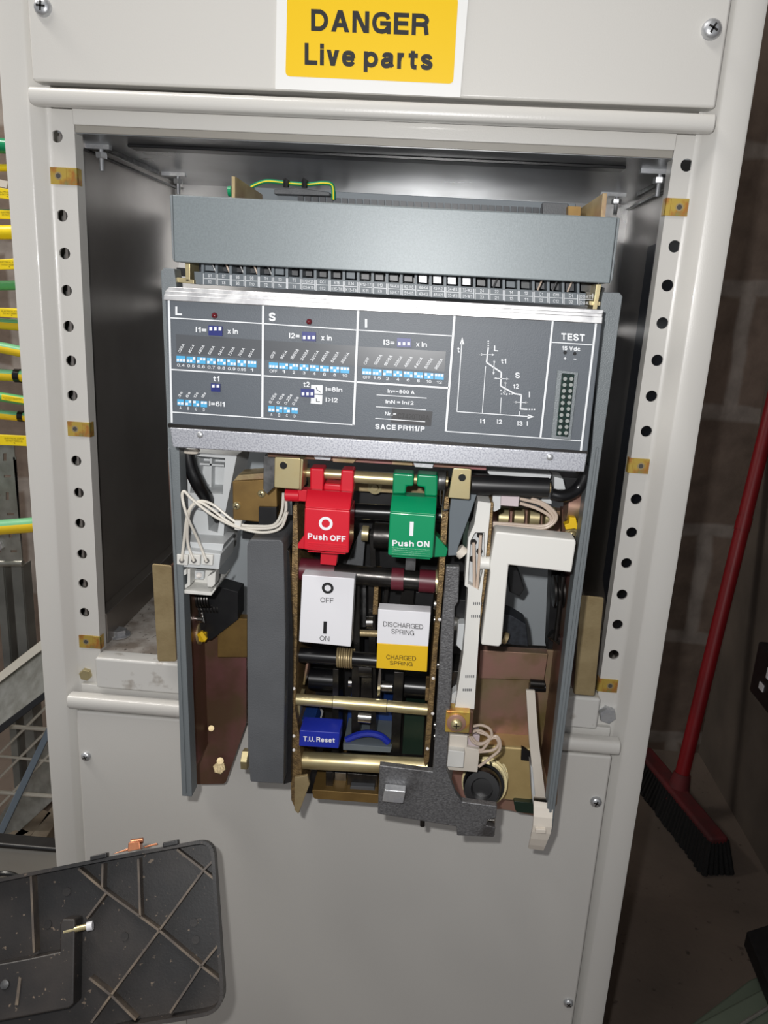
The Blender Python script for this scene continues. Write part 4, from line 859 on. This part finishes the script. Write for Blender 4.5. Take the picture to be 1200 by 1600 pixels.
one(lambda m: (m.lathe(P(712, 973, -.10), (1, -.3, 0), [(0, .006), (.002, .005), (.003, .003)])), 'carriage_knob', 'bright_steel', br)
plate('carriage_block', 'dark_steel', [(705, 1048), (722, 1050), (718, 1085), (706, 1085)], -.10, .03, br)
plate('green_board', 'dark_green', [(724, 815), (733, 815), (730, 870), (722, 870)], -.105, .03, br)
one(lambda m: m.cyl(P(716, 858, -.108), P(724, 866, -.108), .0045), 'cream_peg', 'ivory_plastic', br)
# white L shaped handle
lh = plate('angled_handle', 'white_plastic', [(774, 832), (778, 831), (900, 844), (900, 850), (893, 895), (795, 883), (784, 1006), (780, 1011), (752, 1008), (766, 895), (765, 882)], -.124, .018, br, bevel=.0012, seg=3, label='white L shaped plastic handle')
one(lambda m: m.cyl(P(750, 879, -.116), P(770, 880, -.116), .0046), 'handle_peg', 'white_plastic', lh)
# rod and black cable top right
o = one(lambda m: m.shaft((736, 757), (857, 762), -.112, .0067), 'support_rod', 'black_plastic', br, bevel=.0004); MB().cyl(P(857, 762, -.112), P(860, 762, -.112), .0035).build('rod_screw', 'gold_zinc', o)
one(lambda m: m.ptube([(862, 772, -.10), (880, 775, -.10), (900, 765, -.095), (912, 748, -.095), (917, 725, -.095)], 0, .0042, n=12), 'flexible_cable', 'black_rubber', br)
one(lambda m: (m.plate([(760, 736), (862, 742), (860, 748), (765, 742)], -.09, .03), m.plate([(850, 765), (864, 766), (862, 788), (845, 785)], -.09, .02), m.plate([(866, 745), (880, 748), (884, 765), (866, 765)], -.085, .02)), 'cable_guide', 'module_plastic', br, bevel=.0005)
plate('upper_liner', 'black_plastic', [(738, 735), (915, 748), (905, 780), (740, 775)], -.06, .02, br)
plate('plug_housing', 'module_plastic', [(770, 773), (784, 774), (782, 795), (773, 800), (768, 798)], -.105, .02, br, bevel=.0005)
plate('plug', 'pin_plastic', [(783, 774), (812, 776), (810, 792), (782, 790)], -.108, .015, br, bevel=.0005)
plate('rear_bus_plate', 'rose_zinc', [(770, 792), (902, 800), (900, 845), (765, 835)], -.03, .01, br)
for x in (778, 802, 826, 850): one(lambda m: m.cyl(P(x, 808, -.045), P(x+15, 809, -.045), .0085, n=20), 'spacer_tube', 'brass_zinc' if x % 4 else 'rose_zinc', br)
for q in ([(812, 779), (845, 788), (864, 805), (862, 816), (845, 822), (800, 819), (770, 817)], [(812, 786), (840, 795), (860, 808), (855, 820), (830, 824), (790, 821), (770, 819)], [(830, 778), (855, 790), (869, 805), (864, 818), (845, 826), (800, 823), (770, 821)]):
    MB().ptube(q, -.100, .0012).build('plug_wire', 'wire_tan', br)
plate('pivot_bracket', 'copper_zinc', [(878, 796), (912, 798), (908, 845), (878, 842)], -.06, .01, br)
one(lambda m: m.cyl(P(884, 790, -.07), P(908, 792, -.07), .011), 'pivot_boss', 'rose_zinc', br)
one(lambda m: (m.plate([(890, 808), (900, 809), (902, 820), (912, 824), (910, 832), (898, 826), (884, 828), (882, 820), (889, 818)], -.085, .008)), 'locking_wing', 'yellow_plastic', br, join=True, bevel=.0005)
screw(br, P(893, 836, -.075), (0, -1, 0), .0040, 'brass_zinc', 'pivot_screw', washer=.0055)
# right interior
plate('swing_arm', 'black_plastic', [(793, 884), (808, 886), (820, 920), (812, 932), (796, 925)], -.05, .02, br, bevel=.0008)
plate('swing_arm', 'terminal_dark', [(786, 958), (800, 962), (822, 975), (826, 1010), (800, 1008), (784, 1000)], -.06, .02, br, bevel=.0008)
one(lambda m: (m.cyl(P(785, 995, -.075), P(792, 998, -.075), .0045),), 'pivot_pin', 'gold_zinc', br)
pl_ = MB()
for x, r in ((864, .0125), (870, .0125), (877, .0135), (884, .009)): pl_.cyl(P(x, 923, -.045), P(x+3, 923, -.045), r, n=28)
pl_.build('pulley', 'dark_steel', br)
one(lambda m: (m.shaft((860, 990), (882, 1005), -.05, .004), m.shaft((880, 900), (868, 1000), -.055, .002), m.shaft((828, 1067), (850, 1069), -.04, .0035)), 'linkage_rod', 'dark_steel', br)
plate('dark_flank', 'black_plastic', [(862, 880), (893, 882), (872, 1020), (856, 1020)], -.025, .02, br)
one(lambda m: m.cyl(P(826, 1073, -.03), P(852, 1074, -.03), .004), 'peg', 'black_rubber', br)
# golden motor box and spring housing
plate('motor_box', 'motor_gold', [(738, 1163), (835, 1170), (832, 1255), (726, 1245)], -.050, .045, br, bevel=.0025, seg=3, label='golden zinc plated motor box')
plate('motor_foot', 'dark_green', rounded([(802, 1252), (838, 1255), (836, 1272), (806, 1269)], 4), -.055, .02, br)
o = one(lambda m: (m.lathe(P(757, 1222, -.065), P(751, 1238, -.105)-P(757, 1222, -.065), [(0, .0165), (.012, .0165), (.013, .0145), (.03, .0145), (.032, .0135), (.032, .0085), (.02, .008)], n=32)), 'motor_shaft', 'black_rubber', br)
one(lambda m: [m.lathe(P(757+k*2, 1222-k*5, -.065+.007*k), P(751, 1238, -.105)-P(757, 1222, -.065), [(0, .0185-.0004*k), (.002, .0185-.0004*k)], n=32) for k in range(3)], 'shaft_collar', 'brass_zinc', br)
plate('motor_slot', 'black_plastic', [(815, 1168), (830, 1176), (830, 1190), (814, 1188)], -.052, .004, br)
# white plug and looping wires
wp = plate('lower_plug', 'ivory_plastic', [(701, 1148), (731, 1150), (730, 1168), (750, 1172), (746, 1207), (697, 1203)], -.104, .02, br, bevel=.0006)
plate('plug_key', 'white_plastic', [(700, 1172), (726, 1175), (724, 1200), (698, 1198)], -.110, .01, wp, bevel=.0006)
plate('plug_tail', 'pin_plastic', [(731, 1146), (750, 1150), (748, 1170), (731, 1168)], -.10, .015, wp, bevel=.0006)
for q in ([(738, 1135), (752, 1133), (765, 1139), (768, 1150), (758, 1160), (745, 1160), (735, 1148)], [(735, 1145), (748, 1141), (760, 1147), (766, 1154), (775, 1150), (781, 1158), (780, 1172), (765, 1185), (748, 1198)],
          [(733, 1150), (740, 1160), (752, 1163), (765, 1155), (775, 1153), (779, 1163), (770, 1172), (748, 1175)], [(745, 1143), (765, 1152), (755, 1170), (748, 1172)]):
    MB().ptube(q, -.108, .0011).build('plug_wire', 'wire_tan', br)
# ivory spring lever with hook
o = plate('pull_strap', 'ivory_plastic', [(822, 1079), (836, 1080), (842, 1160), (853, 1249), (836, 1248), (827, 1160)], -.080, .003, br, bevel=.0004, label='long ivory plastic pull strap')
plate('strap_flank', 'module_plastic', [(829, 1195), (832, 1200), (837, 1248), (834, 1262), (831, 1240)], -.081, .012, o)
hk = MB(); pf = [(1246, -.090), (1252, -.096), (1262, -.100), (1276, -.103), (1290, -.104), (1300, -.1035), (1310, -.102), (1320, -.099), (1326, -.096)]
pl3 = []
for y, Y in pf: pl3.append((P(834-max(0, y-1285)*.2, y, Y), P(865-(y-1245)*.06-max(0, y-1295)*.35, y+3, Y)))
for (a, b), (c, d_) in zip(pl3, pl3[1:]): hk.prism([a, b, d_, c], (0, .0022, 0))
bmesh.ops.remove_doubles(hk.bm, verts=hk.bm.verts, dist=.0001)
hk.build('strap_hook', 'ivory_plastic', o, smooth=60)
plate('hook_rib', 'ivory_plastic', [(837, 1296), (853, 1297), (853, 1303), (837, 1302)], -.1065, .004, o)

# ================================================================ removed front cover, leaning in front, lower left
C0 = P(300, 1450, -.15); NN = Vector((.10, -.80, .60)).normalized()
def Q(px, py, h=0):
    q = ray(px, py); c = C0+NN*h; return CAM+q*((c-CAM).dot(NN)/q.dot(NN))
rc = empty('breaker_front_cover', Q(100, 1640), 'removed black plastic breaker cover, dusty ribbed inside facing up, lower left', 'plastic cover')
H = .016
outer = rounded([(-120, 1392), (0, 1375), (150, 1345), (331, 1312), (349, 1580), (200, 1605), (60, 1640), (-120, 1680)], 1)[:18]+rounded([(150, 1345), (331, 1312), (349, 1580)], 26, 7)[8:16]+rounded([(331, 1312), (349, 1580), (200, 1605)], 34, 7)[8:16]+[(200, 1605), (60, 1640), (-120, 1680)]
MB().prism([Q(x, y, -H) for x, y in outer], NN*-.0022).build('floor_panel', 'cover_black', rc, bevel=.0006)
def wall(mb, pts, h0, h1, t):
    for a, b in zip(pts, pts[1:]):
        A, B = Q(*a, 0), Q(*b, 0); d = (B-A).normalized(); s_ = d.cross(NN)*t/2
        mb.prism([A-s_-NN*(H), B-s_-NN*(H), B+s_-NN*H, A+s_-NN*H], NN*(H+h1))
rm = MB(); wall(rm, outer+[outer[0]], 0, .001, .0026); rm.build('rim_wall', 'cover_black', rc, smooth=60)
ribs = [[(45, 1365), (50, 1490)], [(120, 1358), (165, 1396), (247, 1455), (313, 1511), (344, 1535)], [(275, 1328), (316, 1360), (334, 1375)], [(332, 1345), (316, 1361), (247, 1455), (171, 1557), (140, 1600)], [(165, 1394), (133, 1436)], [(214, 1342), (217, 1434)], [(158, 1350), (157, 1390)], [(340, 1478), (313, 1511), (264, 1585)], [(137, 1530), (171, 1557), (210, 1596)]]
for r_ in ribs: rb = MB(); wall(rb, r_, 0, -.004, .0016); rb.build('rib', 'cover_rib', rc)
for x, y in ((75, 1444), (195, 1463), (303, 1441), (105, 1393), (306, 1468)): MB().cyl(Q(x, y, -H), Q(x, y, -H)+NN*.0012, .003, n=18).build('moulding_dimple', 'cover_black', rc)
bx = MB(); bx.prism([Q(x, y, -H) for x, y in [(-60, 1512), (60, 1490), (106, 1480), (106, 1440), (110, 1430), (130, 1430), (128, 1560), (120, 1566), (-60, 1600)]], NN*.020)
ib = bx.build('inner_box', 'cover_black', rc, bevel=.0015, seg=3); ib['label'] = 'raised smooth black box inside the cover'
MB().cyl(Q(100, 1456, .002), Q(143, 1446, .002), .0022, n=12).build('box_screw', 'brass_zinc', ib)
MB().cyl(Q(136, 1448, .002), Q(145, 1446, .002), .0032, n=14).build('screw_tip', 'label_white', ib)
MB().lathe(Q(8, 1538, .004), NN, [(0, .0035), (.0015, .003), (.002, .001)], n=16).build('box_rivet', 'grey_steel', ib)
MB().prism([Q(24, 1570, .004), Q(29, 1570, .004), Q(34, 1528, .004), Q(30, 1526, .004)], NN*.001).build('box_rib', 'cover_rib', ib)
for x0, y0, x1, y1 in ((145, 1342, 171, 1336), (257, 1321, 281, 1316)):
    MB().prism([Q(x0, y0+3, -.006), Q(x1, y1+3, -.006), Q(x1, y1-5, -.006), Q(x0, y0-5, -.006)], NN*.008).build('clip_tab', 'black_plastic', rc, bevel=.0008)
cl = MB(); cl.prism([Q(175, 1335, -.004), Q(202, 1329, -.004), Q(202, 1325, -.004), Q(185, 1331, -.004)], NN*.002); cl.prism([Q(204, 1330, -.006), Q(224, 1326, -.006), Q(222, 1314, -.006), Q(205, 1316, -.006)], NN*.010)
cl.prism([Q(226, 1325, -.004), Q(248, 1320, -.004), Q(246, 1317, -.004), Q(226, 1322, -.004)], NN*.002); cl.cyl(Q(204, 1316, 0), Q(224, 1313, 0), .0022, n=12)
o = cl.build('spring_clip', 'copper', rc, bevel=.0006); o['label'] = 'bright copper spring clip'
MB().prism([Q(262, 1591, -.01), Q(292, 1585, -.01), Q(293, 1600, -.012), Q(262, 1604, -.012)], NN*.004).build('lower_lip', 'shell_grey', rc, bevel=.0006)
# the step stool that carries the cover (below the frame)
lowz = Q(100, 1660, -H-.003).z-.004
st = empty('step_stool', (-.28, -.23, FZ), 'grey plastic step stool under the removed black cover', 'stool')
zt = min(Q(x, y, -H-.0022).z for x, y in outer)
MB().span((-.36, -.26, zt-.02), (-.10, -.16, zt)).build('tread', 'shell_grey', st, bevel=.004)
for x in (-.35, -.11):
    for y in (-.25, -.17): MB().span((x-.012, y-.012, FZ), (x+.012, y+.012, zt-.02)).build('leg', 'shell_grey', st, bevel=.002)

# ================================================================ right: broom, socket, boxes
bt, bh = P(1200, 640, .55), PZ(1065, 1222, FZ+.10)
bh = P(1066, 1222, .55); 
def at_floor(px, py, dz=0): return PZ(px, py, FZ+dz)
brm = empty('broom', at_floor(1075, 1300), 'red handled broom with black bristles standing against the block wall', 'broom')
HB = at_floor(1062, 1225, .065)                 # socket of the head
top = P(1205, 640, WY-.06)
dirh = (top-HB).normalized(); 
MB().tube([HB, HB+dirh*.25, HB+dirh*((top-HB).length*.58), top+dirh*.5], .0125, n=18, smooth=False).build('handle', 'broom_red', brm)
kn = P(1152, 850, 0); t0 = HB+dirh*((top-HB).length*.70)
MB().cyl(t0-dirh*.012, t0+dirh*.012, .0135, n=18).build('handle_joint', 'broom_red', brm)
e0, e1 = at_floor(1004, 1172, .055), at_floor(1124, 1316, .055); dd = (e1-e0).normalized(); sd = dd.cross(Vector((0, 0, 1))).normalized(); L = (e1-e0).length
R3 = Matrix((dd, sd, Vector((0, 0, 1)))).transposed(); mid = (e0+e1)/2
MB().box(mid, (L, .034, .016), R3).build('head', 'broom_head', brm, bevel=.006, seg=3)
MB().lathe(HB-dirh*.03, dirh, [(0, .022), (.03, .018), (.05, .015)], n=18).build('handle_socket', 'broom_head', brm)
bs = MB()
for i in range(30):
    for j in range(6):
        p = mid+dd*((i/29-.5)*L*.97)+sd*((j/5-.5)*.030); q = p+dd*((i/29-.5)*.03)+sd*((j/5-.5)*.02)+Vector((random.uniform(-.002, .002), random.uniform(-.002, .002), 0)); q.z = FZ+.002
        bs.cyl(p, q, .0042, .0052, n=6)
bs.build('bristles', 'bristle_black', brm)['kind'] = 'stuff'
# socket outlet on the right wall
so = empty('socket_outlet', PX(1185, 1110, RX), 'black three pin socket outlet low on the right hand wall', 'socket')
a = PX(1177, 1040, RX-.045)
A = Vector((RX-.045, a.y, a.z+.045)); 
MB().span((RX-.045, a.y-.15, a.z-.045), (RX, a.y, a.z+.045)).build('back_box', 'black_plastic', so, bevel=.004)
for dy, dz, sy, sz in ((.035, -.016, .016, .012), (.052, .014, .008, .018), (.088, .010, .012, .022)):
    MB().span((RX-.047, a.y-dy-sy, a.z+dz-sz/2), (RX-.0445, a.y-dy, a.z+dz+sz/2)).build('pin_shutter', 'label_white', so, bevel=.001)
# green sloping case and dark plate low right
gc = empty('equipment_case', at_floor(1150, 1600), 'grey green metal case lying on the floor in the lower right corner', 'case')
gz_ = FZ+.16
pg = [PZ(1020, 1632, gz_), PZ(1173, 1518, gz_), PZ(1300, 1470, gz_), PZ(1320, 1700, gz_), PZ(1080, 1760, gz_)]
MB().prism([Vector((p.x, p.y, FZ)) for p in pg], (0, 0, .15)).build('case_body', 'tool_green', gc, bevel=.004)
MB().prism([Vector((p.x, p.y, gz_-.01)) for p in [PZ(1050, 1620, gz_), PZ(1190, 1545, gz_), PZ(1300, 1490, gz_), PZ(1310, 1690, gz_), PZ(1080, 1740, gz_)]], (0, 0, .012)).build('case_lid', 'tool_green', gc, bevel=.004)
MB().tube([PZ(1150, 1606, gz_+.006), PZ(1210, 1568, gz_+.006)], .002).build('lid_trim', 'galvanised', gc)
dz = gz_+.003
MB().prism([PZ(x, y, dz) for x, y in [(1162, 1477), (1230, 1455), (1290, 1560), (1205, 1585)]], (0, 0, .02)).build('instruction_board', 'black_plastic', None, bevel=.001)
o = [o for o in bpy.data.objects if o.name.startswith('instruction_board')][0]; tag(o, 'thin dark board lying on the green case, lower right', 'board')

# ================================================================ left: cables and steelwork
def cable(ya, yb, Y, r, m_, label, marks=(), sag=0):
    xa, xb = -70, 100; p = [P(xa, ya, Y), P(0, ya+(yb-ya)*.4+sag*.4, Y), P(40, ya+(yb-ya)*.7+sag, Y), P(xb, yb, Y), Vector((-.2745, Y, P(xb, yb, Y).z))]
    t = empty('earth_cable', p[1], label, 'cable', 'earth cables left of the cabinet')
    sh = MB().tube([P(-560, ya+2, Y), P(-240, ya, Y)]+p, r, n=16).build('sheath', m_, t)
    if m_ == 'earth_sheath':                    # two-tone sheath: yellow along its underside
        sh.data.materials.append(MATS['cable_yellow'])
        for f in sh.data.polygons:
            if f.normal.z+f.normal.y*.25 < 0: f.material_index = 1
    for kind, x0, x1, hh in marks:
        y = lambda x: ya+(yb-ya)*((x-xa)/(xb-xa))+sag*max(0, 1-abs(x-20)/60)
        if kind == 'flag':
            o = MB().plate([(x0, y(x0)-hh), (x1, y(x1)-hh+2), (x1, y(x1)+hh+2), (x0, y(x0)+hh)], Y-r-.0035, .003).build('marker_sleeve', 'marker_yellow', t, bevel=.0006)
            q = MB(); 
            for s_, dy in (('ELECTRICAL EARTH', -.15), ('DO NOT REMOVE', .35), ('1', .8)):
                if hh < 7 and dy > .5: continue
                m_2 = (max(x0, 2)+x1)/2; wd = 30*min(1, len(s_)/15)
                text(q, s_, (m_2-wd/2, y(m_2)+hh*dy), (m_2+wd/2, y(m_2)+hh*dy+.03*wd), hh*.28, Y-r-.0038, .0)
            q.build('sleeve_lettering', 'print_black', o, flat=True)
        else:
            a, b = P(x0, y(x0), Y), P(x1, y(x1), Y); MB().cyl(a, b, r*1.18, n=14).build('heat_shrink', 'black_rubber', t)
yl, gr, st_ = 'marker_yellow', 'cable_green', 'earth_sheath'
cable(222, 236, .30, .0082, 'green_plastic', 'thick plain green cable, topmost of the cables left of the cabinet')
cable(262, 262, .31, .0040, yl, 'thin plain yellow cable second from the top')
cable(296, 308, .30, .0045, yl, 'thin cable with yellow tag just under the loose white card', [('flag', -8, 20, 8)])
cable(334, 334, .31, .0050, gr, 'green cable inside a straight yellow tag, fourth from top', [('flag', -20, 30, 7)])
cable(364, 362, .30, .0078, yl, 'thick plain yellow cable above the tilted yellow tag')
cable(418, 405, .30, .0050, yl, 'cable in a yellow tag tilted upwards, above a plain green cable', [('flag', -15, 26, 8)])
cable(447, 445, .32, .0056, gr, 'thin plain green cable between two yellow tags')
cable(486, 490, .30, .0050, yl, 'cable in a yellow tag just above the striped cable', [('flag', -15, 33, 7)])
cable(502, 512, .31, .0066, st_, 'striped green and yellow cable just under a yellow tag')
cable(533, 558, .30, .0068, st_, 'striped green and yellow cable sloping down, no black sleeve')
cable(583, 590, .31, .0072, st_, 'striped cable ringed by the upper black heat shrink sleeve', [('shrink', 24, 33, 0)])
cable(612, 632, .30, .0058, gr, 'green cable sloping down between the two black sleeves', [('flag', 2, 38, 4)])
cable(643, 655, .31, .0060, st_, 'striped cable ringed by the lower black heat shrink sleeve', [('shrink', 30, 38, 0)])
cable(686, 688, .30, .0052, yl, 'cable in a yellow tag across the perforated plate top', [('flag', -20, 42, 8)])
cable(828, 818, .30, .0098, st_, 'thick striped green and yellow cable crossing the perforated plate alone')
o = MB().plate([(-6, 279), (12, 283), (10, 294), (-6, 290)], .27, .001).build('loose_card', 'ivory_plastic'); tag(o, 'small pale pink card tucked between the upper yellow cables', 'card')
# perforated galvanised plate
Yp_ = .42; outer_ = [(-260, 690), (22, 692), (36, 880), (-260, 880)]
mbp = lambda q: [(P(x, y, Yp_).x, P(x, y, Yp_).z) for x, y in q]
def slot(x, y, w_, h_): return ([(P(x-w_, y-h_, Yp_).x, P(x-w_, y-h_, Yp_).z), (P(x+w_, y-h_, Yp_).x, P(x+w_, y-h_, Yp_).z), (P(x+w_, y+h_, Yp_).x, P(x+w_, y+h_, Yp_).z), (P(x-w_, y+h_, Yp_).x, P(x-w_, y+h_, Yp_).z)],)
me = holed(mbp(outer_), [slot(*s_) for s_ in ((8, 714, 2.5, 6), (12, 744, 5.5, 2), (12, 775, 2.5, 6), (17, 803, 5.5, 2), (17, 836, 2.5, 4), (22, 861, 5, 2), (23, 716, 2, 2), (-2, 861, 4, 2), (-1, 774, 2, 2))], .002)
mb = MB(); mb.add(me, lambda c: Vector((c.x, Yp_+c.z, c.y))); a, b = P(-260, 880, Yp_), P(36, 880, Yp_); mb.cyl(a, b, .005, n=12)
pp = empty('perforated_plate', a, 'galvanised perforated steel plate behind the earth cables', 'plate'); mb.build('plate_sheet', 'galvanised', pp)
hexbolt(pp, P(-1, 852, Yp_-.001), (0, -1, 0), .008, .006, 'zinc')
for x0, x1, yb, lab in ((-8, 4, 1045, 'dark steel channel post left of the paler post, below the perforated plate'), (17, 33, 1020, 'pale steel channel post below the perforated plate, nearer the cabinet')):
    a = P(x0, 884, .48); b = P(x1, 884, .48); c = P(x0+10, yb, .48)
    q = MB(); q.span((a.x, .48, FZ), (b.x, .484, a.z)); q.span((a.x, .484, FZ), (a.x+.003, .51, a.z)); q.span((b.x-.003, .484, FZ), (b.x, .51, a.z))
    tag(q.build('steel_post', 'post_steel', None, bevel=.001), lab, 'post', 'steel channel posts behind the cabinet')
# folded tray
tr = empty('metal_tray', P(0, 1140, .33), 'dull grey metal tray with a white upper rim behind the cabinet', 'tray')
MB().prism([P(-260, 1264, .36), P(90, 998, .36), P(95, 1064, .30), P(-260, 1326, .30)], (0, .004, 0)).build('tray_side', 'galvanised', tr)
MB().prism([P(-260, 1254, .36), P(90, 981, .36), P(90, 997, .355), P(-260, 1265, .355)], (0, .02, 0)).build('tray_rim', 'rod_white', tr, bevel=.001)
MB().prism([P(-260, 1328, .30), P(95, 1062, .30), P(95, 1074, .295), P(-260, 1344, .295)], (0, .01, 0)).build('tray_gasket', 'black_rubber', tr, bevel=.001)
wr = empty('wire_rack', at_floor(40, 1250), 'white coated wire rack under the metal tray', 'rack')
for a, b in (((-160, 1122), (95, 1141)), ((-160, 1165), (95, 1191)), ((-160, 1226), (95, 1245)), ((-40, 1216), (95, 1082)), ((-40, 1254), (95, 1120)), ((-40, 1300), (95, 1160))):
    MB().shaft(a, b, .38, .0032 if abs(a[1]-b[1]) < 20 else .002, n=8).build('rod', 'rod_white', wr)
o = MB().prism([P(-10, 1310, .26), P(95, 1090, .34), P(103, 1096, .34), P(-2, 1318, .26)], (0, .006, 0)).build('angle_bar', 'bar_blue', None, bevel=.001); tag(o, 'blue grey steel bar leaning diagonally across the wire rack', 'bar')
o = MB().prism([P(95, 1130, .46), P(100, 1235, .42), P(-20, 1345, .40), P(-30, 1320, .41)], (0, .004, 0)).build('sheet_offcut', 'galvanised', None, bevel=.001); tag(o, 'dull galvanised sheet leaning behind the blue grey bar', 'sheet')
for i, lab in enumerate(('beige wooden plank on the floor nearest the cabinet', 'beige wooden plank in the middle of the floor planks', 'beige wooden plank on the floor furthest from the cabinet')):
    x = 100-i*34
    o = MB().prism([at_floor(x, 1248+i*30, .0), at_floor(x+16, 1254+i*30, .0), at_floor(x-40, 1345, .0), at_floor(x-64, 1340, .0)], (0, 0, .018)).build('floor_plank', 'plank_beige', None, bevel=.001); tag(o, lab, 'plank', 'planks on the floor behind the cabinet')
# grey curved shell
gs = empty('grey_tub', at_floor(20, 1420), 'grey plastic tub with a round handle behind the removed cover', 'tub')
MB().prism([P(-80, 1318, .12), P(92, 1333, .12), P(96, 1440, .12), P(-80, 1440, .12)], (0, .012, 0)).build('tub_wall', 'shell_grey', gs, bevel=.006, seg=3)
MB().prism([P(-80, 1312, .115), P(92, 1327, .115), P(92, 1334, .115), P(-80, 1320, .115)], (0, .02, 0)).build('tub_rim', 'black_plastic', gs, bevel=.003)
c = P(12, 1385, .10); MB().tube([c+Vector((math.cos(q)*.022, 0, math.sin(q)*.018)) for q in [math.pi*i/10 for i in range(11)]], .003).build('handle', 'black_rubber', gs)
